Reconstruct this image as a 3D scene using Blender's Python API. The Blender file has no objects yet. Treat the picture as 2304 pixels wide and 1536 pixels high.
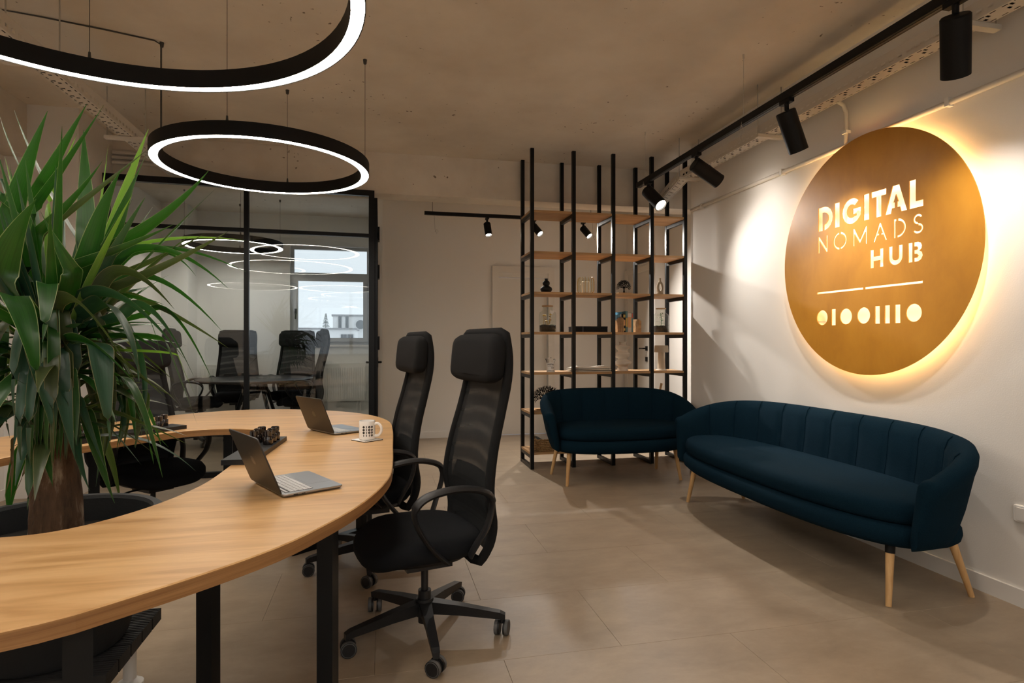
import bpy, math, random
from mathutils import Vector, Matrix

PI = math.pi
sc = bpy.context.scene
COL = sc.collection

# ------------------------------------------------------------------ camera, world, exposure
F = 1335.0                                  # focal length in pixels of the 2304 x 1536 frame
TH = math.atan(297 / F)                     # yaw of the lens to the right of the room's long axis
H = 1.27                                    # height of the lens
SN, CS = math.sin(TH), math.cos(TH)
cam_d = bpy.data.cameras.new('camera')
cam_d.sensor_width = 36.0
cam_d.lens = F * 36.0 / 2304.0
cam_d.clip_start = 0.05
cam_d.clip_end = 300
cam = bpy.data.objects.new('camera', cam_d)
COL.objects.link(cam)
cam.location = (0, 0, H)
cam.rotation_euler = (PI / 2, 0, -TH)
sc.camera = cam
sc.view_settings.view_transform = 'Standard'
sc.view_settings.look = 'None'
sc.view_settings.gamma = 1.0
sc.view_settings.use_curve_mapping = False
sc.view_settings.exposure = 0.12
try:
    sc.cycles.use_denoising = True
    sc.cycles.max_bounces = 8
    sc.cycles.transparent_max_bounces = 14
    sc.cycles.use_adaptive_sampling = True
    sc.cycles.adaptive_threshold = 0.04
    sc.cycles.use_light_tree = False
    sc.cycles.sample_clamp_indirect = 6.0
    sc.cycles.caustics_reflective = False
    sc.cycles.caustics_refractive = False
except Exception:
    pass

world = bpy.data.worlds.new('overcast_sky')
sc.world = world
world.use_nodes = True
bg = world.node_tree.nodes['Background']
bg.inputs[0].default_value = (0.86, 0.90, 1.0, 1)
bg.inputs[1].default_value = 1.15

RING_L = 42.0           # radiance of the ring pendants
SPOT_W = 150.0           # watts of the track spots
BACK_W = 150.0
HALO_L = 22.0

# pixel of the 2304 x 1536 frame -> direction / point on a known plane
def ray(x, y):
    u = (x - 1152) / F; v = (768 - y) / F
    return Vector((u * CS + SN, CS - u * SN, v))
def onZ(x, y, z=0.0):
    r = ray(x, y); return Vector((0, 0, H)) + r * ((z - H) / r.z)
def onX(x, y, X):
    r = ray(x, y); return Vector((0, 0, H)) + r * (X / r.x)
def onY(x, y, Y):
    r = ray(x, y); return Vector((0, 0, H)) + r * (Y / r.y)
def atD(x, y, d):
    return Vector((0, 0, H)) + ray(x, y) * d

# ------------------------------------------------------------------ materials
MATS = {}
def nmat(name):
    m = bpy.data.materials.new(name); m.use_nodes = True
    nt = m.node_tree; MATS[name] = m
    return m, nt, nt.nodes['Principled BSDF']
def plain(name, col, rough=0.5, metal=0.0, spec=0.5, emis=None, es=0, bump=0, bscale=200, trans=0, coat=0):
    m, nt, b = nmat(name)
    b.inputs['Base Color'].default_value = (*col, 1)
    b.inputs['Roughness'].default_value = rough
    b.inputs['Metallic'].default_value = metal
    b.inputs['Specular IOR Level'].default_value = spec
    if coat: b.inputs['Coat Weight'].default_value = coat
    if emis:
        b.inputs['Emission Color'].default_value = (*emis, 1)
        b.inputs['Emission Strength'].default_value = es
    if bump:
        n = nt.nodes.new('ShaderNodeTexNoise'); n.inputs['Scale'].default_value = bscale
        n.inputs['Detail'].default_value = 3
        tc = nt.nodes.new('ShaderNodeTexCoord'); nt.links.new(tc.outputs['Object'], n.inputs['Vector'])
        bp = nt.nodes.new('ShaderNodeBump'); bp.inputs['Strength'].default_value = bump
        bp.inputs['Distance'].default_value = 0.002
        nt.links.new(n.outputs['Fac'], bp.inputs['Height']); nt.links.new(bp.outputs['Normal'], b.inputs['Normal'])
    return m
def noisy(name, c0, c1, scale=(1, 1, 1), nscale=5, detail=6, rough=0.5, lo=0.35, hi=0.65, bump=0.0, coords='Generated',
          rrange=None, spec=0.5, dist=0.003, c2=None, nrough=0.6, distort=0.0, coat=0):
    m, nt, b = nmat(name)
    tc = nt.nodes.new('ShaderNodeTexCoord')
    if coords == 'World':
        g = nt.nodes.new('ShaderNodeNewGeometry'); src = g.outputs['Position']
    else:
        src = tc.outputs[coords]
    mp = nt.nodes.new('ShaderNodeMapping'); mp.inputs['Scale'].default_value = scale
    nt.links.new(src, mp.inputs['Vector'])
    n = nt.nodes.new('ShaderNodeTexNoise'); n.inputs['Scale'].default_value = nscale
    n.inputs['Detail'].default_value = detail; n.inputs['Roughness'].default_value = nrough
    n.inputs['Distortion'].default_value = distort
    nt.links.new(mp.outputs['Vector'], n.inputs['Vector'])
    r = nt.nodes.new('ShaderNodeValToRGB')
    r.color_ramp.elements[0].position = lo; r.color_ramp.elements[0].color = (*c0, 1)
    r.color_ramp.elements[1].position = hi; r.color_ramp.elements[1].color = (*c1, 1)
    if c2:
        e = r.color_ramp.elements.new((lo + hi) / 2); e.color = (*c2, 1)
    nt.links.new(n.outputs['Fac'], r.inputs['Fac']); nt.links.new(r.outputs['Color'], b.inputs['Base Color'])
    b.inputs['Roughness'].default_value = rough
    b.inputs['Specular IOR Level'].default_value = spec
    if coat: b.inputs['Coat Weight'].default_value = coat
    if rrange:
        mr = nt.nodes.new('ShaderNodeMapRange'); mr.inputs['To Min'].default_value = rrange[0]; mr.inputs['To Max'].default_value = rrange[1]
        nt.links.new(n.outputs['Fac'], mr.inputs['Value']); nt.links.new(mr.outputs['Result'], b.inputs['Roughness'])
    if bump:
        bp = nt.nodes.new('ShaderNodeBump'); bp.inputs['Strength'].default_value = bump; bp.inputs['Distance'].default_value = dist
        nt.links.new(n.outputs['Fac'], bp.inputs['Height']); nt.links.new(bp.outputs['Normal'], b.inputs['Normal'])
    return m

plain('wall_paint', (0.77, 0.74, 0.70), 0.72, spec=0.25, bump=0.25, bscale=160)
plain('trim_white', (0.78, 0.75, 0.71), 0.45, spec=0.35)
plain('door_white', (0.72, 0.68, 0.62), 0.5, spec=0.3)
plain('black_metal', (0.006, 0.007, 0.008), 0.34, spec=0.22, bump=0.08, bscale=500)
plain('black_matte', (0.008, 0.008, 0.008), 0.55, spec=0.2)
plain('black_plastic', (0.012, 0.012, 0.013), 0.42, spec=0.4, bump=0.1, bscale=700)
plain('black_fabric', (0.009, 0.010, 0.012), 0.9, spec=0.15, bump=0.5, bscale=900)
plain('black_soft', (0.013, 0.013, 0.0135), 0.9, spec=0.12, bump=0.5, bscale=700)
plain('grey_rubber', (0.10, 0.10, 0.10), 0.6)
plain('steel', (0.55, 0.54, 0.52), 0.3, metal=1.0)
plain('white_metal', (0.66, 0.62, 0.56), 0.5, spec=0.35)
plain('white_plastic', (0.82, 0.80, 0.77), 0.35)
plain('ceramic_white', (0.85, 0.83, 0.80), 0.18, spec=0.5)
plain('ceramic_cream', (0.70, 0.62, 0.52), 0.75, spec=0.2, bump=0.3, bscale=120)
plain('ceramic_sand', (0.33, 0.27, 0.20), 0.8, spec=0.2, bump=0.4, bscale=150)
plain('lamp_sand', (0.52, 0.44, 0.34), 0.8, spec=0.2, bump=0.3, bscale=200)
plain('print_black', (0.012, 0.012, 0.012), 0.5)
plain('ink_black', (0.006, 0.006, 0.006), 0.9, spec=0.05)
plain('print_grey', (0.16, 0.16, 0.16), 0.5)
plain('paper', (0.78, 0.74, 0.67), 0.85, spec=0.1)
plain('aluminium', (0.36, 0.36, 0.37), 0.32, metal=0.85)
plain('aluminium_dark', (0.05, 0.048, 0.046), 0.40, metal=0.6)
plain('screen', (0.01, 0.01, 0.012), 0.12)
plain('key', (0.55, 0.55, 0.55), 0.5)
plain('logo_polish', (0.10, 0.095, 0.09), 0.3, metal=1.0)
plain('jar_glass', (0.012, 0.008, 0.008), 0.06, spec=0.7, coat=0.6)
plain('soil', (0.012, 0.009, 0.007), 0.95, bump=1.0, bscale=60)
plain('moss', (0.035, 0.06, 0.012), 0.95, bump=1.0, bscale=90)
plain('small_leaf', (0.06, 0.16, 0.035), 0.45)
plain('dry_twig', (0.28, 0.17, 0.08), 0.8)
plain('book_blue', (0.05, 0.22, 0.36), 0.5)
plain('book_pale_blue', (0.14, 0.33, 0.46), 0.5)
plain('book_black', (0.008, 0.008, 0.009), 0.6, spec=0.15)
plain('book_gold', (0.62, 0.40, 0.08), 0.4)
plain('book_teal', (0.10, 0.20, 0.21), 0.5)
plain('book_cream', (0.62, 0.52, 0.42), 0.6)
plain('book_orange', (0.70, 0.36, 0.15), 0.6)
plain('book_red', (0.55, 0.10, 0.05), 0.5)
plain('radiator_white', (0.80, 0.79, 0.75), 0.4)
plain('window_frame_grey', (0.46, 0.48, 0.50), 0.45)
plain('wall_bright', (0.80, 0.80, 0.78), 0.75, spec=0.2)
plain('outside_wall', (0.74, 0.74, 0.74), 0.9)
plain('outside_roof', (0.30, 0.30, 0.31), 0.9)
plain('outside_dark', (0.12, 0.13, 0.14), 0.6)
plain('conifer', (0.07, 0.11, 0.09), 0.9)
plain('cable_white', (0.60, 0.55, 0.48), 0.6)
plain('wire', (0.05, 0.045, 0.04), 0.5)
plain('pot_rim', (0.055, 0.058, 0.062), 0.85, bump=0.5, bscale=150)
plain('pot_dark', (0.018, 0.020, 0.022), 0.85, bump=0.5, bscale=150)
plain('deck_black', (0.012, 0.012, 0.012), 0.6, bump=0.4, bscale=60)
plain('glass_amber_rim', (0.75, 0.45, 0.12), 0.15)
plain('candle', (0.82, 0.76, 0.66), 0.6)

noisy('concrete_ceiling', (0.64, 0.575, 0.495), (0.77, 0.715, 0.635), nscale=1.4, detail=9, rough=0.9, lo=0.30, hi=0.66, bump=0.25, coords='World', dist=0.01, spec=0.15)
noisy('concrete_beam', (0.62, 0.555, 0.475), (0.74, 0.685, 0.605), nscale=2.2, detail=9, rough=0.9, lo=0.3, hi=0.66, bump=0.3, coords='World', dist=0.01, spec=0.15)
def add_pits(name, scale, thr, dark):
    nt = MATS[name].node_tree; b = nt.nodes['Principled BSDF']; l = b.inputs['Base Color'].links[0]; src = l.from_socket
    g = nt.nodes.new('ShaderNodeNewGeometry'); n = nt.nodes.new('ShaderNodeTexNoise'); n.inputs['Scale'].default_value = scale; n.inputs['Detail'].default_value = 2
    nt.links.new(g.outputs['Position'], n.inputs['Vector'])
    n2 = nt.nodes.new('ShaderNodeTexNoise'); n2.inputs['Scale'].default_value = .9; nt.links.new(g.outputs['Position'], n2.inputs['Vector'])
    ad = nt.nodes.new('ShaderNodeMath'); ad.operation = 'MULTIPLY_ADD'; ad.inputs[1].default_value = .30; nt.links.new(n2.outputs['Fac'], ad.inputs[0]); nt.links.new(n.outputs['Fac'], ad.inputs[2])
    r = nt.nodes.new('ShaderNodeMapRange'); r.inputs['From Min'].default_value = thr; r.inputs['From Max'].default_value = thr + .03; nt.links.new(ad.outputs[0], r.inputs['Value'])
    mx_ = nt.nodes.new('ShaderNodeMix'); mx_.data_type = 'RGBA'; nt.links.new(r.outputs['Result'], mx_.inputs['Factor']); nt.links.new(src, mx_.inputs['A']); mx_.inputs['B'].default_value = (*dark, 1)
    nt.links.new(mx_.outputs['Result'], b.inputs['Base Color'])
add_pits('concrete_ceiling', 22, .885, (.22, .18, .14))
add_pits('concrete_beam', 22, .885, (.22, .18, .14))
noisy('floor_tile', (0.27, 0.207, 0.145), (0.40, 0.315, 0.225), scale=(0.9, 1.7, 1), nscale=3.2, detail=10, rough=0.42, lo=0.28, hi=0.72, bump=0.04, coords='World', rrange=(0.34, 0.52), spec=0.42, distort=0.2, nrough=0.74)
plain('floor_joint', (0.25, 0.20, 0.15), 0.8)
noisy('wood_top', (0.42, 0.225, 0.085), (0.68, 0.43, 0.205), scale=(1.0, 9, 9), nscale=2.0, detail=7, rough=0.34, lo=0.28, hi=0.68, bump=0.03, coords='World', rrange=(0.26, 0.42), spec=0.5, distort=0.7, c2=(0.57, 0.335, 0.145))
noisy('wood_edge', (0.20, 0.088, 0.026), (0.38, 0.195, 0.07), scale=(1.0, 1.0, 60), nscale=2.0, detail=5, rough=0.5, lo=0.3, hi=0.7, coords='World', distort=0.4)
noisy('shelf_wood', (0.33, 0.18, 0.075), (0.56, 0.335, 0.155), scale=(1.0, 12, 12), nscale=2.2, detail=6, rough=0.5, lo=0.3, hi=0.7, coords='World', distort=0.5)
noisy('leg_wood', (0.50, 0.28, 0.11), (0.72, 0.46, 0.21), scale=(8, 8, 1.2), nscale=4, detail=5, rough=0.45, lo=0.3, hi=0.7, coords='Object')
noisy('sofa_fabric', (0.0020, 0.0100, 0.0195), (0.0065, 0.0235, 0.0385), nscale=420, detail=2, rough=0.95, lo=0.3, hi=0.7, bump=0.6, coords='Object', dist=0.0015, spec=0.05)
noisy('sign_wood', (0.38, 0.155, 0.014), (0.58, 0.265, 0.028), scale=(1, 1.6, 0.9), nscale=3.4, detail=8, rough=0.42, lo=0.15, hi=0.85, coords='Object', distort=0.35, c2=(0.50, 0.215, 0.019), spec=0.4)
noisy('bark', (0.06, 0.033, 0.018), (0.46, 0.37, 0.27), scale=(9, 9, 2.2), nscale=2.6, detail=8, rough=0.95, lo=0.35, hi=0.7, bump=1.0, coords='Object', dist=0.02, c2=(0.14, 0.078, 0.042))
noisy('wicker', (0.16, 0.085, 0.03), (0.50, 0.31, 0.13), scale=(1, 1, 3), nscale=60, detail=2, rough=0.8, bump=0.8, coords='Object')
noisy('terracotta_moss', (0.05, 0.03, 0.015), (0.16, 0.10, 0.03), nscale=30, detail=4, rough=0.9, coords='Object')

def emit(name, col, s):
    m = bpy.data.materials.new(name); m.use_nodes = True; nt = m.node_tree
    for n in list(nt.nodes): nt.nodes.remove(n)
    o = nt.nodes.new('ShaderNodeOutputMaterial'); e = nt.nodes.new('ShaderNodeEmission')
    e.inputs[0].default_value = (*col, 1); e.inputs[1].default_value = s
    nt.links.new(e.outputs[0], o.inputs[0]); MATS[name] = m
    return m
emit('ring_light', (1.0, 0.90, 0.78), RING_L)
emit('spot_light', (1.0, 0.85, 0.68), 26.0)
emit('halo_light', (1.0, 0.60, 0.20), HALO_L)
emit('back_light', (1.0, 0.80, 0.48), 27.0)
emit('ring_light_bright', (1.0, 0.93, 0.84), RING_L * .62)

def clear_glass(name, tint, ior=1.5, rough=0.0, scale=1.0):
    m = bpy.data.materials.new(name); m.use_nodes = True; nt = m.node_tree
    for n in list(nt.nodes): nt.nodes.remove(n)
    o = nt.nodes.new('ShaderNodeOutputMaterial')
    t = nt.nodes.new('ShaderNodeBsdfTransparent'); t.inputs[0].default_value = (*tint, 1)
    g = nt.nodes.new('ShaderNodeBsdfGlossy'); g.inputs['Roughness'].default_value = rough
    lw = nt.nodes.new('ShaderNodeLayerWeight'); lw.inputs['Blend'].default_value = 0.5
    pw = nt.nodes.new('ShaderNodeMath'); pw.operation = 'POWER'; pw.inputs[1].default_value = 5.0
    ma = nt.nodes.new('ShaderNodeMath'); ma.operation = 'MULTIPLY_ADD'; ma.inputs[1].default_value = 0.9; ma.inputs[2].default_value = 0.042 * scale
    mx = nt.nodes.new('ShaderNodeMixShader')
    nt.links.new(lw.outputs['Facing'], pw.inputs[0]); nt.links.new(pw.outputs[0], ma.inputs[0]); nt.links.new(ma.outputs[0], mx.inputs[0])
    nt.links.new(t.outputs[0], mx.inputs[1]); nt.links.new(g.outputs[0], mx.inputs[2])
    nt.links.new(mx.outputs[0], o.inputs[0]); MATS[name] = m
    return m
clear_glass('pane_glass', (0.95, 0.97, 0.96), 1.5)
clear_glass('vessel_glass', (0.93, 0.95, 0.93), 1.5)
clear_glass('amber_glass', (0.96, 0.80, 0.52), 1.5)

def mesh_fabric(name):
    m = bpy.data.materials.new(name); m.use_nodes = True; nt = m.node_tree
    b = nt.nodes['Principled BSDF']; o = nt.nodes['Material Output']
    b.inputs['Base Color'].default_value = (0.010, 0.011, 0.012, 1); b.inputs['Roughness'].default_value = 0.75
    b.inputs['Specular IOR Level'].default_value = 0.25
    t = nt.nodes.new('ShaderNodeBsdfTransparent'); mx = nt.nodes.new('ShaderNodeMixShader')
    # density of the two knitted layers beats into bands
    tc = nt.nodes.new('ShaderNodeTexCoord')
    w = nt.nodes.new('ShaderNodeTexWave'); w.wave_type = 'RINGS'; w.rings_direction = 'X'
    w.inputs['Scale'].default_value = 4.0; w.inputs['Distortion'].default_value = 1.5; w.inputs['Detail'].default_value = 1.0
    nt.links.new(tc.outputs['Object'], w.inputs['Vector'])
    mr = nt.nodes.new('ShaderNodeMapRange'); mr.inputs['To Min'].default_value = 0.965; mr.inputs['To Max'].default_value = 0.89
    mr.inputs['From Min'].default_value = 0.45
    nt.links.new(w.outputs['Fac'], mr.inputs['Value']); nt.links.new(mr.outputs['Result'], mx.inputs[0])
    nt.links.new(t.outputs[0], mx.inputs[1]); nt.links.new(b.outputs[0], mx.inputs[2]); nt.links.new(mx.outputs[0], o.inputs[0])
    MATS[name] = m
mesh_fabric('mesh_knit')

def leaf_mat(name, c0, c1, edge):
    m = bpy.data.materials.new(name); m.use_nodes = True; nt = m.node_tree; MATS[name] = m
    b = nt.nodes['Principled BSDF']; o = nt.nodes['Material Output']
    uv = nt.nodes.new('ShaderNodeUVMap'); sp = nt.nodes.new('ShaderNodeSeparateXYZ')
    nt.links.new(uv.outputs[0], sp.inputs[0])
    cmb = nt.nodes.new('ShaderNodeMapping'); cmb.inputs['Scale'].default_value = (14, 1.2, 1)
    nt.links.new(uv.outputs[0], cmb.inputs['Vector'])
    n = nt.nodes.new('ShaderNodeTexNoise'); n.inputs['Scale'].default_value = 2.0; n.inputs['Detail'].default_value = 4
    nt.links.new(cmb.outputs[0], n.inputs['Vector'])
    r = nt.nodes.new('ShaderNodeValToRGB'); r.color_ramp.elements[0].color = (*c0, 1); r.color_ramp.elements[1].color = (*c1, 1)
    r.color_ramp.elements[0].position = 0.3; r.color_ramp.elements[1].position = 0.7
    nt.links.new(n.outputs['Fac'], r.inputs['Fac'])
    # pale margin of the blade
    a = nt.nodes.new('ShaderNodeMath'); a.operation = 'SUBTRACT'; a.inputs[1].default_value = 0.5
    nt.links.new(sp.outputs[0], a.inputs[0])
    ab = nt.nodes.new('ShaderNodeMath'); ab.operation = 'ABSOLUTE'; nt.links.new(a.outputs[0], ab.inputs[0])
    gt = nt.nodes.new('ShaderNodeMath'); gt.operation = 'GREATER_THAN'; gt.inputs[1].default_value = 0.468
    nt.links.new(ab.outputs[0], gt.inputs[0])
    mc = nt.nodes.new('ShaderNodeMix'); mc.data_type = 'RGBA'
    nt.links.new(gt.outputs[0], mc.inputs['Factor']); nt.links.new(r.outputs[0], mc.inputs['A'])
    mc.inputs['B'].default_value = (*edge, 1)
    nt.links.new(mc.outputs['Result'], b.inputs['Base Color'])
    b.inputs['Roughness'].default_value = 0.36; b.inputs['Specular IOR Level'].default_value = 0.5
    tr = nt.nodes.new('ShaderNodeBsdfTranslucent'); tr.inputs[0].default_value = (c1[0] * 2.0, c1[1] * 2.6, c1[2] * 0.8, 1)
    ad = nt.nodes.new('ShaderNodeMixShader'); ad.inputs[0].default_value = 0.22
    nt.links.new(b.outputs[0], ad.inputs[1]); nt.links.new(tr.outputs[0], ad.inputs[2]); nt.links.new(ad.outputs[0], o.inputs[0])
leaf_mat('leaf_green', (0.008, 0.036, 0.008), (0.022, 0.088, 0.014), (0.30, 0.36, 0.16))
leaf_mat('leaf_olive', (0.026, 0.038, 0.014), (0.052, 0.070, 0.028), (0.24, 0.20, 0.09))
leaf_mat('leaf_teal', (0.011, 0.038, 0.022), (0.028, 0.076, 0.046), (0.20, 0.18, 0.09))
leaf_mat('leaf_light', (0.09, 0.19, 0.035), (0.16, 0.28, 0.06), (0.42, 0.45, 0.22))
leaf_mat('leaf_dry', (0.10, 0.060, 0.028), (0.17, 0.11, 0.055), (0.2, 0.13, 0.07))

# ------------------------------------------------------------------ mesh helpers
class MB:
    def __init__(s): s.v = []; s.f = []; s.mi = []; s.uv = None; s.cur = 0
    def add(s, vs, fs):
        o = len(s.v); s.v += [Vector(p) for p in vs]
        for f in fs: s.f.append([i + o for i in f]); s.mi.append(s.cur)
        return s
    def box(s, c, d, m=None):
        hx, hy, hz = d[0] / 2, d[1] / 2, d[2] / 2
        vs = [Vector((x, y, z)) for z in (-hz, hz) for y in (-hy, hy) for x in (-hx, hx)]
        if m is not None: vs = [m @ p for p in vs]
        c = Vector(c)
        return s.add([p + c for p in vs], [(0, 2, 3, 1), (4, 5, 7, 6), (0, 1, 5, 4), (2, 6, 7, 3), (0, 4, 6, 2), (1, 3, 7, 5)])
    def bb(s, x0, x1, y0, y1, z0, z1):
        return s.box(((x0 + x1) / 2, (y0 + y1) / 2, (z0 + z1) / 2), (abs(x1 - x0), abs(y1 - y0), abs(z1 - z0)))
    def loft(s, rings, close=True, cap0=True, cap1=True):
        n = len(rings[0]); o = len(s.v)
        for r in rings: s.v += [Vector(p) for p in r]
        for i in range(len(rings) - 1):
            for j in range(n if close else n - 1):
                k = (j + 1) % n
                s.f.append([o + i * n + j, o + i * n + k, o + (i + 1) * n + k, o + (i + 1) * n + j]); s.mi.append(s.cur)
        if cap0: s.f.append([o + j for j in reversed(range(n))]); s.mi.append(s.cur)
        if cap1: s.f.append([o + (len(rings) - 1) * n + j for j in range(n)]); s.mi.append(s.cur)
        return s
    def cyl(s, p0, p1, r0, r1=None, n=16, caps=True):
        p0, p1 = Vector(p0), Vector(p1); r1 = r0 if r1 is None else r1
        d = (p1 - p0).normalized()
        a = d.cross(Vector((0, 0, 1)) if abs(d.z) < 0.95 else Vector((1, 0, 0))).normalized(); b = d.cross(a)
        R = lambda p, r: [p + (a * math.cos(2 * PI * k / n) - b * math.sin(2 * PI * k / n)) * r for k in range(n)]
        return s.loft([R(p1, r1), R(p0, r0)], True, caps, caps)
    def tube(s, pts, r, n=8, closed=False, flat=None, up=None):
        pts = [Vector(p) for p in pts]; N = len(pts); rings = []; pu = None
        for i, p in enumerate(pts):
            if closed: d = pts[(i + 1) % N] - pts[i - 1]
            else: d = pts[min(i + 1, N - 1)] - pts[max(i - 1, 0)]
            d.normalize()
            if up is not None: a = Vector(up) - d * d.dot(Vector(up))
            elif pu is None: a = Vector((0, 0, 1)).cross(d) if abs(d.z) < 0.95 else Vector((1, 0, 0)).cross(d)
            else: a = pu - d * d.dot(pu)
            a.normalize(); pu = a; b = d.cross(a)
            rr = r[i] if isinstance(r, (list, tuple)) else r
            f = flat if flat else 1.0
            rings.append([p + a * (math.cos(2 * PI * k / n) * rr) + b * (math.sin(2 * PI * k / n) * rr * f) for k in range(n)])
        if closed: rings.append(rings[0]); return s.loft(rings, True, False, False)
        return s.loft(rings)
    def lathe(s, prof, c=(0, 0, 0), n=24, cap0=False, cap1=False):
        c = Vector(c)
        return s.loft([[c + Vector((r * math.cos(2 * PI * k / n), r * math.sin(2 * PI * k / n), z)) for k in range(n)] for r, z in prof], True, cap0, cap1)
    def prism(s, poly, z0, z1):
        n = len(poly)
        return s.loft([[Vector((x, y, z0)) for x, y in poly], [Vector((x, y, z1)) for x, y in poly]])
    def rslab(s, poly_fn, levels):
        """levels: (inset, z); poly_fn(inset) -> list of xy"""
        return s.loft([[Vector((x, y, z)) for x, y in poly_fn(i)] for i, z in levels])
    def sphere(s, c, r, nu=12, nv=8, sq=(1, 1, 1)):
        c = Vector(c); pr = [(math.sin(PI * i / nv) , -math.cos(PI * i / nv)) for i in range(nv + 1)]
        return s.loft([[c + Vector((max(a, 1e-4) * r * sq[0] * math.cos(2 * PI * k / nu), max(a, 1e-4) * r * sq[1] * math.sin(2 * PI * k / nu), b * r * sq[2])) for k in range(nu)] for a, b in pr])

def root_loc(p):
    while p is not None and p.parent is not None: p = p.parent
    return Vector(p.location) if p is not None else Vector((0, 0, 0))

def link_mesh(name, me, parent=None):
    o = bpy.data.objects.new(name, me); COL.objects.link(o)
    if parent is not None: o.parent = parent
    return o
def mk(name, mb, mat, parent=None, smooth=False, world=False, angle=40, **props):
    me = bpy.data.meshes.new(name)
    vs = mb.v
    if world and parent is not None:
        off = root_loc(parent); vs = [p - off for p in vs]
    me.from_pydata([tuple(p) for p in vs], [], mb.f)
    for mn in (mat if isinstance(mat, (list, tuple)) else [mat]): me.materials.append(MATS[mn])
    if isinstance(mat, (list, tuple)):
        me.polygons.foreach_set('material_index', mb.mi)
    if smooth:
        me.polygons.foreach_set('use_smooth', [True] * len(me.polygons))
        me.set_sharp_from_angle(angle=math.radians(angle))
    if mb.uv:
        ul = me.uv_layers.new(name='UVMap')
        for l in me.loops: ul.data[l.index].uv = mb.uv[l.vertex_index]
    me.update()
    o = link_mesh(name, me, parent)
    for k, v in props.items(): o[k] = v
    return o
def thing(name, label, cat, loc=(0, 0, 0), rz=0.0, group=None):
    e = bpy.data.objects.new(name, None); COL.objects.link(e); e.empty_display_size = 0.1
    e.location = loc; e.rotation_euler = (0, 0, rz); e['label'] = label; e['category'] = cat
    if group: e['group'] = group
    return e
def tag(o, label, cat, group=None):
    o['label'] = label; o['category'] = cat
    if group: o['group'] = group
    return o
def struct_root(name):
    e = bpy.data.objects.new(name, None); COL.objects.link(e); e['kind'] = 'structure'; return e
def struct(name, mb, mat, smooth=False):
    o = mk(name, mb, mat, None, smooth); o['kind'] = 'structure'; return o
def copy_tree(root, loc=None, rz=None, label=None, group=None):
    def rec(o, par):
        c = o.copy(); COL.objects.link(c); c.parent = par
        for ch in o.children: rec(ch, c)
        return c
    r = rec(root, None)
    if loc is not None: r.location = loc
    if rz is not None: r.rotation_euler = (0, 0, rz)
    if label: r['label'] = label
    if group: r['group'] = group
    return r
def sgn(a): return -1.0 if a < 0 else 1.0
def superell(a, b, n, k=48, cx=0, cy=0):
    out = []
    for i in range(k):
        t = 2 * PI * i / k; c, s_ = math.cos(t), math.sin(t)
        out.append((cx + a * sgn(c) * abs(c) ** (2 / n), cy + b * sgn(s_) * abs(s_) ** (2 / n)))
    return out
def bez(p0, p1, p2, n):
    return [p0 * (1 - t) ** 2 + p1 * 2 * t * (1 - t) + p2 * t * t for t in [i / n for i in range(n + 1)]]
def catmull(pts, per=6, closed=True):
    N = len(pts); out = []
    for i in range(N if closed else N - 1):
        if closed: p0, p1, p2, p3 = [Vector(pts[(i + k) % N]) for k in (-1, 0, 1, 2)]
        else: p0, p1, p2, p3 = Vector(pts[max(i - 1, 0)]), Vector(pts[i]), Vector(pts[i + 1]), Vector(pts[min(i + 2, N - 1)])
        for k in range(per):
            t = k / per
            out.append(0.5 * ((2 * p1) + (p2 - p0) * t + (2 * p0 - 5 * p1 + 4 * p2 - p3) * t * t + (3 * p1 - p0 - 3 * p2 + p3) * t ** 3))
    if not closed: out.append(Vector(pts[-1]))
    return out

# ------------------------------------------------------------------ room shell
CEIL = 3.19
XR, XL, YB, YG, YM, Y0 = 3.0, -2.95, 7.86, 6.1, 9.5, -3.2
b = MB(); b.bb(XL - .2, 4.0, Y0 - .2, YM + .2, -0.12, -0.006)
floor = struct('floor', b, 'floor_joint')
# vinyl tiles in running bond
TL, TW, GAP = 1.005, 0.562, 0.0008
full_me = None
rnd = random.Random(3)
row0 = 2.318
for r in range(-10, 13):
    ya, yb = row0 + r * TW, row0 + (r + 1) * TW
    if yb < Y0 or ya > YM: continue
    ya2, yb2 = max(ya, Y0), min(yb, YM)
    off = 0.985 if r % 2 == 0 else 0.985 - TL / 2
    for k in range(-6, 5):
        xa, xb = off + k * TL, off + (k + 1) * TL
        xmax = XR if yb2 < 5.34 else 3.55
        if (ya2 + yb2) / 2 > YB and True: xmax = -0.06 if ya2 > YB - .1 else xmax
        xa2, xb2 = max(xa, XL), min(xb, xmax)
        if xb2 - xa2 < 0.03: continue
        isfull = abs((xb2 - xa2) - TL) < 1e-6 and abs((yb2 - ya2) - TW) < 1e-6
        if isfull and full_me is not None:
            o = link_mesh('tile', full_me, floor); o.location = ((xa2 + xb2) / 2, (ya2 + yb2) / 2, 0)
            continue
        hx, hy = (xb2 - xa2) / 2 - GAP / 2, (yb2 - ya2) / 2 - GAP / 2
        m = MB(); e = 0.0008
        m.loft([[(-hx, -hy, -.006), (hx, -hy, -.006), (hx, hy, -.006), (-hx, hy, -.006)],
                [(-hx, -hy, -e), (hx, -hy, -e), (hx, hy, -e), (-hx, hy, -e)],
                [(-hx + e, -hy + e, 0), (hx - e, -hy + e, 0), (hx - e, hy - e, 0), (-hx + e, hy - e, 0)]], cap0=False)
        o = mk('tile', m, 'floor_tile', floor); o.location = ((xa2 + xb2) / 2, (ya2 + yb2) / 2, 0)
        if isfull: full_me = o.data

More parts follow.
